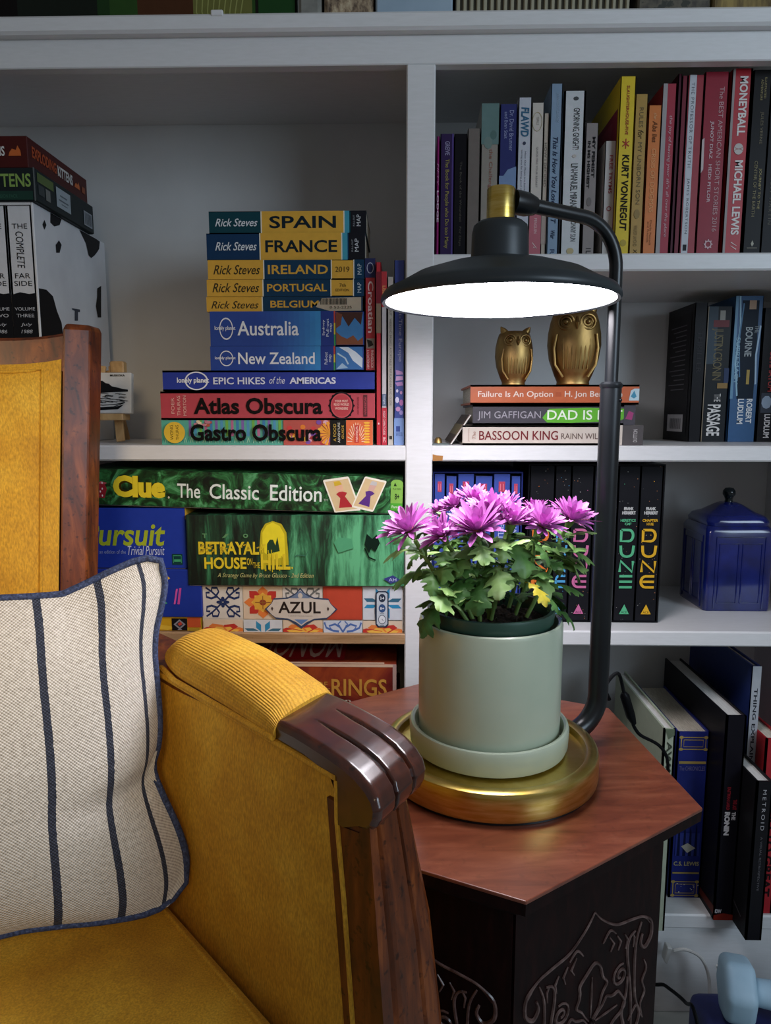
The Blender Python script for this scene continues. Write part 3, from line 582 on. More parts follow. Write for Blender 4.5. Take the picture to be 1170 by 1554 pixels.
ur('cream book with a coral lower half in the top row', 802, 819.5, 156, '#c4bcb2', [('P', [(.66, 0), (.60, .1), (.68, .8), (.72, 1), (1, 1), (1, 0)], '#b2626d'), ('L', arc_pts(.12, .45, .06, .4, 0, 360, 20), .003, .03, '#9b8f62'), ('T', 'GIRLS', .09, .14, .4, .6, '#8c857c'), ('T', 'QUICK FIRE YOUR REGRET', .28, .54, .42, .6, '#7d7a78'), ('T', 'PENGUIN', .74, .84, .4, .65, '#d2b6b4'), ('L', [(.90, .3), (.94, .7), (.93, .4)], .005, .04, '#d8c8c2')])
ur('thin cream book between the coral book and the tall pale blue one', 820, 827.5, 172, '#b5a898', [('T', 'HOW I DECIDED', .2, .5, .25, .7, '#6e645a'), ('R', .6, .9, 0, 1, '#a7958a')], Y=.928)
ur('tall pale blue book with italic navy lettering in the top row', 829.5, 846, 127, '#7f95ab', [('T', 'JUNOT DIAZ', .05, .22, .45, .75, '#97aabc', {'i': .3}), ('T', 'This Is How You Lose the T', .3, .80, .28, .72, '#232f47', {'i': .3, 'b': .015}), ('T', 'War', .84, .89, .3, .7, '#232f47', {'i': .3, 'b': .015}), ('T', 'R', .95, .98, .3, .7, '#3a4a66')])
ur('thick white book with narrow black capitals in the top row', 848.5, 881, 138, '#c3c5c6', [('T', 'GMORNING, GNIGHT!', .10, .345, .42, .74, '#2d2e30', {'sp': .9}), ('T', 'LIN-MANUEL MIRANDA', .43, .73, .42, .74, '#2d2e30', {'sp': .9}), ('T', '& JONNY SUN', .75, .90, .42, .74, '#2d2e30'), ('D', .045, .55, .012, .12, '#4a4b4d', 8), ('D', .385, .55, .011, .1, '#b9b0a8', 8), ('D', .96, .5, .02, .17, '#b0a077', 12)], hard=True, rough=.5)
ur('short grey book with black capitals right of the thick white book', 882.5, 901, 187, '#867d7a', [('T', 'MY FEMIST', .1, .4, .55, .8, '#1f1d1f', {'b': .04}), ('T', 'IN MS HIGHEST', .13, .48, .2, .42, '#1f1d1f', {'b': .04}), ('D', .58, .45, .035, .2, '#6b6462', 9), ('T', '1L', .93, .97, .35, .75, '#2a292b')])
ur('small white book with red lettering left of the bright yellow book', 912.5, 929.5, 214, '#b9b3af', [('T', 'FREE TRYMS', .12, .45, .4, .7, '#93373b', {'b': .02}), ('L', arc_pts(.58, .5, .018, .18, 0, 360, 12), .007, .06, '#93373b'), ('T', 'simple', .68, .8, .4, .6, '#8d8583')], Y=.922)
asterisk = [('L', [(.37-.028*math.cos(a), .5-.26*math.sin(a)), (.37+.028*math.cos(a), .5+.26*math.sin(a))], .006, .06, '#a02c22') for a in (0, math.pi/3, 2*math.pi/3)]
ur('tall bright yellow book with black brush lettering in the top row', 931.5, 953.5, 116, '#d4b81f', [('T', 'SLAUGHTERHOUSE-FIVE', .05, .32, .42, .62, '#96391f', {'b': .02}), ('T', 'KURT VONNEGUT', .43, .86, .3, .78, '#1d1a12', {'b': .03, 'i': .1}), ('D', .93, .6, .02, .22, '#a8932c', 8)]+asterisk,
   side=[('R', .16, 1, .05, .97, '#7d1f33'), ('R', .2, .8, .2, .5, '#8d3041')], Y=.912)
ur('tan book with pale grey lettering right of the bright yellow book', 954.5, 972.5, 143, '#a8853f', [('T', 'RULES', .08, .2, .35, .68, '#6b5c3a'), ('T', 'for', .215, .27, .3, .75, '#3d3423', {'i': .3}), ('T', 'MY UNBORN SON', .29, .67, .35, .68, '#6b5c3a'), ('D', .73, .5, .03, .25, '#8d7440', 9), ('T', 'WALKER LAMOND', .80, .93, .3, .6, '#7f6a3d'), ('T', 'X', .95, .975, .35, .65, '#3d3423')])
ur('orange book with pale lettering in the top row', 974.5, 993.5, 160, '#c9702c', [('T', 'the', .05, .09, .4, .65, '#dba873', {'i': .3}), ('T', 'Abs lies', .1, .24, .35, .72, '#6b3a16', {'i': .2, 'b': .02}), ('T', 'CRISIS OF DOGMAS', .28, .7, .35, .68, '#dd9a5e'), ('T', 'Charlie Peacock', .75, .92, .5, .65, '#7d4a22'), ('T', 'and Friends', .76, .9, .3, .44, '#7d4a22')])
ur('thick red book with white script lettering right of the orange book', 994.5, 1014, 127, '#9c2a3c', [('R', 0, 1, 0, .32, '#9a9494'), ('T', "the joy of leaving your sh*t all over the place", .18, .88, .5, .8, '#c9a3a8', {'i': .15})])
ur('thin dark maroon book beside the white lettered red one', 1016, 1021, 112, '#4a1f2c'); ur('second thin maroon book left of the white spined red book', 1022, 1029.5, 115, '#6f2433')
ur('red book with a white stripe of spaced capitals in the top row', 1030.5, 1054, 114, '#96303a', [('R', 0, 1, .1, .52, '#b9bcc2'), ('T', 'THE PROFESSOR OF TRUTH', .04, .50, .22, .42, '#43474f', {'sp': 1.15}), ('T', 'JAMES ROBERTSON', .56, .87, .22, .42, '#43474f', {'sp': 1.15}), ('R', .93, .965, .2, .44, '#24262b')])
sun = [('L', arc_pts(.93, .52, .018, .13, 0, 360, 14), .006, .05, '#c9a9ad')]+[('D', .93+.024*math.cos(i*.785), .52+.17*math.sin(i*.785), .004, .03, '#c9a9ad', 6) for i in range(8)]
ur('thick crimson book with two lines of serif lettering in the top row', 1055.5, 1090, 109, '#8a1c2e', [('T', 'The BEST AMERICAN SHORT STORIES 2016', .08, .86, .64, .84, '#b98d90'), ('T', 'JUNOT DIAZ   HEIDI PITLOR', .26, .70, .30, .48, '#c9a9ad', {'b': .015}), ('P', [(.36, 0), (.35, .1), (.52, .12), (.54, .02)], '#b9aaa8')]+sun, d=.17)
ball = [('D', .42, .5, .03, .24, '#b9b1ab', 20), ('L', arc_pts(.40, .5, .02, .24, -60, 60, 8), .003, .02, '#8d4a45'), ('L', arc_pts(.44, .5, .02, .24, 120, 240, 8), .003, .02, '#8d4a45')]
ur('bright red book with bold white capitals and a baseball in the top row', 1096, 1125, 104, '#a8222c', [('R', 0, 1, 0, .12, '#8f8684'), ('T', 'MONEYBALL', .04, .35, .36, .78, '#d6cfcb', {'b': .03}), ('T', 'MICHAEL LEWIS', .48, .88, .36, .78, '#d6cfcb', {'b': .03}), ('L', [(.92, .4), (.94, .7), (.94, .4), (.96, .7)], .006, .05, '#d6b9b5')]+ball, hard=True)
ur('black book with small gold lettering right of the bright red book', 1127, 1153, 106, '#1c1a1b', [('T', 'ILLUSTRATED', .04, .15, .62, .74, '#8d7f4e'), ('T', 'ADVENTURE', .05, .16, .42, .54, '#8d7f4e'), ('T', 'JULES VERNE', .22, .39, .48, .68, '#6b6149'), ('T', 'JOURNEY TO THE', .52, .74, .60, .78, '#9d8e55'), ('T', 'CENTER OF THE EARTH', .48, .78, .34, .52, '#7d724d'), ('P', [(.95, .2), (.95, .8), (.955, .8), (.955, .2)], '#6b6556'), ('P', [(.91, .5), (.93, .6), (.945, .5), (.93, .42)], '#9d9988')])
ur('dark book with spaced olive lettering at the right end of the top row', 1154, 1178, 112, '#1a181b', [('T', 'BORN STANDING UP', .10, .44, .3, .5, '#5f5a33', {'sp': 1.3}), ('D', .49, .45, .014, .1, '#8a7f55', 6), ('T', 'STEVE MARTIN', .54, .82, .3, .5, '#565247', {'sp': 1.3})])

# ------------------------------------------------------------------ middle right shelf: three lying books, owls, paperbacks
z = Z2T+.0003; G = 'three lying books under the brass owls'
z = lying('cream book with maroon lettering at the bottom of the stack under the owls', 702, 976, 672, 642, .915, .15, '#c9bcb0', [('R', .80, .89, 0, 1, '#c9bcb0'), ('R', .885, 1, 0, 1, '#514c4c'), ('T', 'The', .055, .073, .3, .68, '#8d5a4c', {'rot': 90, 'i': .2}), ('T', 'BASSOON KING', .092, .53, .25, .72, '#6f2326', {'b': .01}), ('T', 'RAINN WILSON', .548, .83, .3, .6, '#5d4a44'),
     ('L', [(.04, .2), (.035, .2), (.035, .85), (.04, .85)], .002, .02, '#8d6a5c'), ('T', 'DUTTON', .945, .968, .15, .8, '#a8a2a0', {'rot': 90, 'b': .02})], z, hard=True, group=G)
z = lying('charcoal book with a green paint stroke in the middle of the stack under the owls', 717.5, 964, 641.5, 611, .920, .15, '#4a474d', [('P', [(.43, .35), (.47, .8), (.7, .86), (.96, .8), (.99, .5), (.9, .2), (.6, .1), (.46, .12)], '#5fae2c'), ('T', 'JIM GAFFIGAN', .03, .42, .22, .68, '#9d98a0'), ('T', 'DAD IS FAT', .46, .92, .26, .74, '#e6efd9', {'b': .01}),
     ('R', .93, 1, 0, 1, '#4a474d'), ('P', [(.94, .3), (.96, .7), (.99, .6), (.98, .25)], '#9d3a6f')], z, hard=True, group=G)
z = lying('orange book with white lettering carrying the two brass owls', 714, 970, 610.5, 580.5, .916, .15, '#c0623a', [('T', 'Failure Is An Option', .045, .49, .3, .68, '#ecd9cc', {'b': .008}), ('R', .505, .54, .4, .62, '#b3552f'), ('T', 'H. Jon Benjamin', .56, .90, .3, .68, '#ecd9cc', {'b': .008}), ('P', [(.94, .2), (.95, .7), (.97, .8), (1, .8), (1, .2)], '#b9cfd6'), ('P', [(.95, .4), (.97, .7), (.985, .4), (.97, .3)], '#3f8aa8')], z, hard=True, group=G)
OWLM = noise_mat('aged_brass', [(.35, '#77603f'), (.5, '#a3834f'), (.68, '#c4a468')], 26, (1, 1, .5), .42, metal=1, bmp=.25, dist=.002)
def owl(label, x0, x1, ytop, ybot, Y, zb, turn):
    c = WY((x0+x1)/2, ybot, Y); wd = WY(x1, ybot, Y).x-WY(x0, ybot, Y).x; ht = WY(x0, ytop, Y).z-zb
    o = thing('owl_figurine', label, 'figurine', (c.x, Y, zb), 'brass owls on the orange book', (0, 0, turn)); R = wd/2; mb = MB()
    prof = [(0, 0), (.55, 0), (.62, .02), (.60, .05), (.72, .14), (.92, .32), (1.0, .5), (.98, .64), (.9, .78), (.80, .88), (.66, .925), (.35, .935), (0, .938)]
    mb.lathe([(r*R, z_*ht) for r, z_ in prof], 40, OWLM, sy=.82)
    for s in (-1, 1):                                        # wing edge
        mb.tube([(s*R*.72*math.cos(0), -.62*R, ht*.62), (s*R*.80, -.58*R, ht*.45), (s*R*.74, -.56*R, ht*.25), (s*R*.45, -.62*R, ht*.10)], R*.05, 8, OWLM)
    for i in range(7):
        x = (i-3)*.16*R; mb.tube([(x, -.70*R*math.sqrt(max(.1, 1-(x/R)**2))-.07*R, ht*.56), (x, -.79*R*math.sqrt(max(.1, 1-(x/R)**2)), ht*.42), (x*.9, -.68*R*math.sqrt(max(.1, 1-(x/R)**2)), ht*.2)], R*.03, 6, OWLM)
    mb.build('body', o)
    for s in (-1, 1):
        e = MB(); e.tube([(s*R*.52, -.12*R, ht*.88), (s*R*.66, -.16*R, ht*.95), (s*R*.78, -.18*R, ht*1.0)], [R*.24, R*.15, R*.03], 10, OWLM); e.build('ear_tuft', o)
        e = MB(); cx, cz, cy = s*R*.40, ht*.76, -.66*R
        for q, rr in ((.27, .045), (.17, .035)):
            e.tube([(cx+q*R*math.cos(a), cy-.05*R+.12*R*abs(math.cos(a))*(1 if s*math.cos(a) > 0 else 0), cz+q*R*math.sin(a)) for a in [2*math.pi*i/20 for i in range(21)]], rr*R, 8, OWLM, cap=False)
        e.ball((cx, cy-.03*R, cz), R*.10, OWLM, 8); e.build('eye', o)
    b_ = MB(); b_.tube([(0, -.68*R, ht*.82), (0, -.84*R, ht*.74), (0, -.84*R, ht*.67)], [R*.05, R*.09, R*.01], 8, OWLM); b_.build('beak', o)
    return o
owl('smaller brass owl figurine on the orange book, below the lamp shade', 750, 808, 497, 579.5, .962, z, .12)
owl('larger brass owl figurine on the orange book, nearer the lamp pole', 829, 909, 462, 580.5, .968, z, -.1)
# leaning card
p0 = WY(684, 671, .955); p1 = WY(713, 628, .955); th = math.atan2(p1.z-p0.z, p1.x-p0.x)
o = thing('leaning_card', 'brown and khaki card in a white edge leaning against the lying books by the divider', 'photo card', (p0.x-.001, .925, Z2T+.0004), rot=(0, -th, 0)); mb = MB(); ln = (p1-p0).length
mb.box(0, ln, 0, .12, 0, .0016, ink('#cfcac2', .5)); mb.box(.0008, ln-.0008, .001, .119, .0016, .0026, ink('#4a3a30', .4)); mb.box(ln*.3, ln*.65, .001, .119, .0026, .0028, ink('#8a7a50', .4)); mb.build('card', o)
mb = MB(); mb.lathe([(0, 0), (.011, 0), (.012, .0015), (.010, .0025), (0, .003)], 20, ink('#9aa6a6', .3, .6)); mb.lathe([(0, .003), (.005, .003), (.004, .008), (.002, .010), (0, .010)], 12, OWLM, (-.003, .0, 0))
o = mb.build('trinket'); o.location = (WY(672, 672, .914).x-.003, .914, Z2T+.0002); tag(o, 'tiny silver and brass trinket on the shelf edge in front of the leaning card', 'trinket')
o = None
G = 'paperbacks at the right end of the middle shelf'; ZB2 = Z2T+.0003
B = up_px('black paperback showing its barcoded back, first of the four dark paperbacks', 1044, 1062, 459, 669.5, ZB2, .10, '#19171a', Y=1.032, items=[('T', 'THRILLER', .2, .5, .3, .7, '#2f2c30')], group=G,
      side=[('R', .06, .94, .1, .92, '#1f1d20')]+[('R', .14+.036*i, .147+.036*i, .25, .85-.1*((i*7) % 3), '#5d5a60') for i in range(14)]+[('R', .80, .93, .22, .82, '#b9b4b6')]+[('R', .83, .91, .30+.035*i, .315+.035*i, '#2c2a2e') for i in range(12)])
up_px('thick black paperback with tall white capitals at the foot, second of the dark paperbacks', 1063, 1099, 465, 669.5, ZB2, .10, '#1f2124', Y=1.032, items=[('R', 0, .42, 0, .42, '#3a4650'), ('R', .03, .1, .5, .72, '#8d8a80'), ('R', .1, .15, .25, .9, '#6f2f33'), ('T', 'JUSTIN CRONIN', .16, .54, .2, .68, '#6b5f3f', {'sp': .85}), ('R', .56, .6, .55, .98, '#8a6a2f'), ('R', .45, .56, .8, 1, '#2c3a5c'), ('T', 'THE', .64, .70, .45, .72, '#d2cdc8'), ('T', 'PASSAGE', .72, .955, .2, .76, '#dcd8d4', {'b': .02}), ('R', 0, 1, .0, .03, '#8d7d66')], group=G)
up_px('metallic blue paperback with white capitals, third of the dark paperbacks', 1103, 1144, 449, 670, ZB2, .10, '#2a5480', Y=1.032, items=[('R', 0, .7, .0, .1, '#5d8aa8'), ('R', .03, .7, .25, .85, '#15202e'), ('L', [(.0, .15), (.2, .22), (.45, .12), (.68, .25)], .02, .06, '#8db4c9'), ('L', [(.2, .95), (.4, .85), (.6, .9)], .02, .06, '#a9c4dc'), ('L', [(.05, .3), (.3, .2), (.55, .3)], .015, .05, '#3f6f94'),
     ('R', .03, .09, .5, .75, '#a8886b'), ('T', 'BOURNE', .21, .41, .42, .68, '#9fa6a8', {'b': .015}), ('T', 'THE', .2, .25, .75, .9, '#8d989d'), ('T', 'SUPREMACY', .28, .6, .1, .25, '#8db4c9'), ('R', .50, .60, .55, .66, '#a88a2f'), ('T', 'ROBERT', .70, .87, .62, .84, '#dadde0', {'b': .03}), ('T', 'LUDLUM', .70, .875, .3, .52, '#dadde0', {'b': .03})], group=G)
up_px('black paperback with red and white capitals, last of the dark paperbacks by the frame edge', 1147, 1186, 467, 670.5, ZB2, .10, '#171518', Y=1.032, items=[('T', 'BOURNE', .22, .5, .6, .8, '#b9b4b4', {'b': .02}), ('T', 'ULTIMATUM', .32, .62, .3, .5, '#a82a2a', {'b': .02}), ('R', .63, .78, .08, .6, '#3a3f4a'), ('D', .70, .3, .05, .2, '#8fa0b4', 9), ('T', 'ROBERT', .79, .95, .6, .8, '#cfcccc', {'b': .03}), ('T', 'LUDLUM', .79, .97, .25, .48, '#cfcccc', {'b': .03})], group=G)

# ------------------------------------------------------------------ lower right shelf: two boxed sets and a jar
ZB3 = Z3T+.0003
def boxed(label, x0, x1, ytop, ybase, d, mat, wall=.0018):
    Y = WZ((x0+x1)/2, ybase, Z3T).y; X0 = WY(x0, ybase, Y).x; X1 = WY(x1, ybase, Y).x; zt = WY((x0+x1)/2, ytop, Y).z
    o = thing('slipcase', label, 'slipcase', (X0, Y, ZB3)); wd = X1-X0; ht = zt-ZB3; mb = MB(); q = wall
    mb.box(0, q, 0, d, 0, ht, mat); mb.box(wd-q, wd, 0, d, 0, ht, mat); mb.box(q, wd-q, 0, d, 0, q, mat); mb.box(q, wd-q, 0, d, ht-q, ht, mat); mb.box(q, wd-q, d-q, d, q, ht-q, mat); mb.build('shell', o)
    return Y, zt-q, ht-2*q
Y, zt, ht = boxed('open blue slipcase of matching novels behind the flowers', 655, 788, 716, 944, .13, ink('#1f2a66', .4))
G = 'matching blue novels in the blue slipcase'
eds = [656, 674.2, 691.5, 717.4, 744.6, 770.8, 787]
for i, (t, lab) in enumerate([('EMMA', 'first'), ('PERSUASION', 'second'), ('LADY SUSAN', 'third'), ('PRIDE AND PREJUDICE', 'fourth'), ('MANSFIELD PARK', 'fifth'), ('NORTHANGER ABBEY', 'last')]):
    X0 = WY(eds[i], 940, Y).x+(.0012 if i == 0 else .0004); X1 = WY(eds[i+1], 940, Y).x-(.0015 if i == 5 else .0008)
    ln = min(.5, .028*len(t))
    book(f'{lab} from the left of the blue novels with a red crest in the blue slipcase', (X0, Y+.0015+.0006*(i % 2), zt-.003*(i % 2+.4)), ht-.0003-.003*(i % 2+.4), X1-X0, .122, '#3b4f9e',
         [('R', .055, .12, .3, .68, '#b53a55'), ('L', [(.065, .4), (.11, .4)], .004, .05, '#d9798a'), ('L', [(.065, .58), (.11, .58)], .004, .05, '#d9798a'), ('R', .05, .055, .3, .68, '#c24a62'), ('T', t, .20, .20+ln, .32, .66, '#c4cade')], UPRIGHT, group=G)
Y, zt, ht = boxed('open black slipcase of star speckled novels behind the lamp pole', 796, 998, 704.5, 944.5, .13, ink('#141417', .35))
G = 'star speckled novels in the black slipcase'
eds = [797.5, 836, 860.5, 893.6, 930, 962.5, 997]
COLS = ['#d9742c', '#4f9fd0', '#c96a98', '#4fb0d6', '#58b483', '#e3ad22']
def dune(c, r0=.2, r1=.82, top=.305, hh=.088, gap=.012, end='E'):
    it = []; wd_s, wd_r = .016, .13
    def U(s0, s1, kind):
        m = (r0+r1)/2; rr = (r1-r0)/2-.06
        # s runs down, r right; glyph box s0..s1
        n = []
        if kind == 'D': n = [[(s0, r0)]+[(s0, r1-.25)]+[(s0+(s1-s0)/2-(s1-s0)/2*math.cos(a), r1-.25+.2*math.sin(a)) for a in [math.pi*i/8 for i in range(1, 8)]]+[(s1, r1-.25), (s1, r0), (s0, r0)]]
        if kind == 'C': n = [[(s0, r1-.02), (s0, r0+.04), (s1, r0+.04)]]
        if kind == 'U': n = [[(s0, r0), (s0+(s1-s0)*.55, r0+.02)]+[(s0+(s1-s0)*.6+(s1-s0)*.4*math.sin(a), m-(m-r0-.03)*math.cos(a)) for a in [math.pi*i/8 for i in range(9)]]+[(s0, r1)]]
        if kind == 'N': n = [[(s1, r0), (s0, r0+.02), (s1, r1-.02), (s0, r1)]]
        if kind == 'J': n = [[(s0, r1-.05), (s0+(s1-s0)*.5, r1-.05)]+[(s0+(s1-s0)*.5+(s1-s0)*.5*math.sin(a), m+(r1-.05-m)*math.cos(a)) for a in [math.pi*i/6 for i in range(1, 4)]]+[(s1, r0)]]
        if kind == 'Z': n = [[(s0, r0), (s0, r1), (s1, r0+.05)]]
        if kind == 'E': n = [[(s0, r1)]+[(m2, x2) for m2, x2 in [(s0+(s1-s0)*.5-(s1-s0)*.5*math.cos(a), r0+.22-.22*math.sin(a)) for a in [math.pi*i/8 for i in range(9)]]]+[(s1, r1)], [((s0+s1)/2, r0+.08), ((s0+s1)/2, r1)]]
        if kind == 'I': n = [[(s0, r0), (s0, r1)], [((s0+s1)/2, r0), ((s0+s1)/2, r1)], [(s1, r0), (s1, r1)]]
        for p in n: it.append(('L', p, wd_s, wd_r, c))
    s = top
    for k_ in ('D', 'U', 'N', end): U(s, s+hh*.82, k_); s += hh+gap
    return it
subs = [('', ''), ('', ''), ('CHILDREN', 'OF'), ('GOD EMPEROR', 'OF'), ('HERETICS', 'OF'), ('CHAPTER', 'HOUSE')]
for i in range(6):
    X0 = WY(eds[i], 944, Y).x+(.0012 if i == 0 else .0003); X1 = WY(eds[i+1], 944, Y).x-(.0018 if i == 5 else .0008); c = COLS[i]
    it = speckle(30, 40+i, [c, '#b9b6b0', '#8f8d8a', '#c9855a'], rs=.0022, rr=.018)
    it += [('T', 'FRANK', .258, .278, .28, .74, '#c9c7c4', {'rot': 90, 'b': .05}), ('T', 'HERBERT', .285, .305, .2, .84, '#c9c7c4', {'rot': 90, 'b': .05})]
    it += [('T', subs[i][0], .335, .352, .14, .86, c, {'rot': 90, 'b': .03}), ('T', subs[i][1], .358, .375, .34, .66, c, {'rot': 90, 'b': .03})] if subs[i][0] else []
    it += dune(c, top=.405, hh=.088, end=('E', 'E', 'E', 'E', 'I', 'E')[i])
    it += [('P', [(.955, .26), (.89, .5), (.955, .74)], c), ('T', 'ACE', .935, .95, .36, .64, '#18181b', {'rot': 90})]
    book(('first', 'second', 'third', 'fourth', 'fifth', 'last')[i]+' from the left of the black star speckled novels, lettered in '+('orange', 'blue', 'pink', 'sky blue', 'green', 'gold')[i], (X0, Y+.0012, zt-.0008), ht-.0012, X1-X0, .123, '#1b1b1f', it, UPRIGHT, group=G, rough=.42)
# ceramic jar: plain panelled stand-in
GL = noise_mat('cobalt_glaze', [(.3, '#0d1546'), (.6, '#131f66'), (.8, '#1a2a7c')], 24, rough=.13, coat=.6)
Yj = WZ(1110, 927.8, Z3T).y; jx0 = WY(1067, 927, Yj).x; jx1 = WY(1169, 927, Yj).x; jw = jx1-jx0; jz = lambda y: WY(1110, y, Yj).z-Z3T
o = thing('ceramic_jar', 'square cobalt blue glazed ceramic jar with panelled sides and a knobbed lid', 'jar', ((jx0+jx1)/2, Yj+jw/2, ZB3)); hw = jw/2; hb = jz(800); mb = MB()
def rr_loop(h, r, z, n=6):
    out = []
    for cx, cy, a0 in ((h-r, h-r, 0), (-h+r, h-r, 90), (-h+r, -h+r, 180), (h-r, -h+r, 270)):
        for i in range(n+1):
            a = math.radians(a0+90*i/n); out.append((cx+r*math.cos(a), cy+r*math.sin(a), z))
    return out
def loft(mb, loops, mat):
    n = len(loops[0]); vs = [p for l in loops for p in l]; fs = []
    for k_ in range(len(loops)-1):
        for i in range(n): fs.append((k_*n+i, k_*n+(i+1) % n, (k_+1)*n+(i+1) % n, (k_+1)*n+i))
    fs.append(tuple(range(n))[::-1]); fs.append(tuple((len(loops)-1)*n+i for i in range(n))); mb.add(vs, fs, mat, True)
loft(mb, [rr_loop(hw-.001, .006, 0), rr_loop(hw, .007, .003), rr_loop(hw, .008, hb*.93), rr_loop(hw-.001, .010, hb*.965), rr_loop(hw-.004, .012, hb)], GL); mb.build('body', o)
for ax in range(4):
    A = Matrix.Rotation(math.pi/2*ax, 4, 'Z'); pm = MB()
    for ix in range(2):
        x0 = -hw*.62+ix*hw*.68; z0 = hb*.10
        pts = [(x0, z0), (x0+hw*.56, z0), (x0+hw*.56, hb*.80), (x0, hb*.80), (x0, z0)]
        pm.tube([A @ Vector((x, -hw-.0002, z_)) for x, z_ in pts], .0011, 6, GL)
    fr = [(-hw*.72, hb*.03), (-hw*.72, hb*.88), (hw*.72, hb*.88), (hw*.72, hb*.03)]
    pm.tube([A @ Vector((x, -hw-.0002, z_)) for x, z_ in fr], .0011, 6, GL); pm.build('side_panel', o)
lm = MB(); loft(lm, [rr_loop(hw-.004, .012, hb+.0004), rr_loop(hw-.003, .013, hb+.005), rr_loop(hw-.006, .016, hb+.012), rr_loop(hw-.011, .018, hb+.015), rr_loop(hw-.015, .018, hb+.0165), rr_loop(hw*.35, .01, hb+.027), rr_loop(hw*.2, .005, hb+.030)], GL)
lid = lm.build('lid', o); kz = jz(768)+.002
km = MB(); kz = hb+.029; km.lathe([(0, 0), (.0060, 0), (.0050, .004), (.0062, .008), (.0088, .012), (.0085, .017), (.0055, .0212), (0, .0222)], 24, noise_mat('dark_knob_glaze', [(.3, '#0e1518'), (.7, '#16242a')], 20, rough=.15), (0, 0, kz)); km.build('knob', lid)

# ------------------------------------------------------------------ lower left shelf: board games
def marble():
    m, nt, bs = new_mat('green_marbled_card'); v = coords(nt, 'Object', (1, 1, 1)); n = N(nt, 'ShaderNodeTexNoise', Scale=34.0, Detail=8.0, Distortion=2.2, Roughness=.65); L(nt, v, n.inputs['Vector'])
    L(nt, ramp(nt, n.outputs['Fac'], [(.36, '#061007'), (.48, '#173a1c'), (.56, '#2c6a38'), (.68, '#5aa06a')]), bs.inputs['Base Color']); bs.inputs['Roughness'].default_value = .35; return m
def gloom():
    m, nt, bs = new_mat('murky_green_card'); v = coords(nt, 'Object', (1, 1, .14)); n = N(nt, 'ShaderNodeTexNoise', Scale=60.0, Detail=6.0, Distortion=.4, Roughness=.7); L(nt, v, n.inputs['Vector'])
    v2 = coords(nt, 'Object', (1, 1, 1)); n2 = N(nt, 'ShaderNodeTexNoise', Scale=7.0, Detail=4.0); L(nt, v2, n2.inputs['Vector'])
    t = N(nt, 'ShaderNodeTexCoord'); sp = N(nt, 'ShaderNodeSeparateXYZ'); L(nt, t.outputs['Object'], sp.inputs[0])
    g = N(nt, 'ShaderNodeMapRange'); g.inputs['From Min'].default_value = .02; g.inputs['From Max'].default_value = .27; g.inputs['To Min'].default_value = -.10; g.inputs['To Max'].default_value = .13; L(nt, sp.outputs[0], g.inputs['Value'])
    a = N(nt, 'ShaderNodeMath', operation='ADD'); L(nt, n.outputs['Fac'], a.inputs[0]); L(nt, g.outputs[0], a.inputs[1])
    b = N(nt, 'ShaderNodeMath', operation='MULTIPLY_ADD'); L(nt, n2.outputs['Fac'], b.inputs[0]); b.inputs[1].default_value = .35; b.inputs[2].default_value = -.17
    c = N(nt, 'ShaderNodeMath', operation='ADD'); L(nt, a.outputs[0], c.inputs[0]); L(nt, b.outputs[0], c.inputs[1])
    L(nt, ramp(nt, c.outputs[0], [(.36, '#0b1712'), (.48, '#1a3826'), (.58, '#2f6a47'), (.72, '#5fae7c')]), bs.inputs['Base Color']); bs.inputs['Roughness'].default_value = .4; return m
ZL = Z3LT+.0003; G = 'board games stacked on the lower left shelf'
# tile game at the right of the shelf floor
Ya = .908; ax0 = WY(306.6, 925, Ya).x; ax1 = XD0-.0012; aw = ax1-ax0; ah = WY(450, 888, Ya).z-ZL
CR, IN, TB, RD, OR, YL = '#cfc8be', '#27345c', '#2f86b0', '#b8342c', '#d9793a', '#e2b04a'
def tile_scroll(x0, x1, r0, r1, c):
    it = [('R', x0, x1, r0, r1, CR)]; w_ = x1-x0; h_ = r1-r0; cx, cy = (x0+x1)/2, (r0+r1)/2
    for sx in (-1, 1):
        for sy in (-1, 1):
            f = lambda pts: [(cx+sx*px*w_/2, cy+sy*py*h_/2) for px, py in pts]
            it.append(('L', f([(.08, .08), (.3, .34), (.55, .62), (.86, .88)]), .007, .042, c)); it.append(('L', f([(.3, .34), (.58, .22), (.82, .3), (.84, .56), (.66, .58)]), .008, .048, c)); it.append(('L', f([(.34, .38), (.2, .62), (.28, .86), (.54, .86), (.56, .68)]), .008, .048, c))
    it += [('D', cx, cy+h_*.09, w_*.05, h_*.08, c, 8), ('D', cx, cy-h_*.09, w_*.05, h_*.08, c, 8), ('D', cx-w_*.09, cy, w_*.08, h_*.05, c, 8), ('D', cx+w_*.09, cy, w_*.08, h_*.05, c, 8)]
    return it
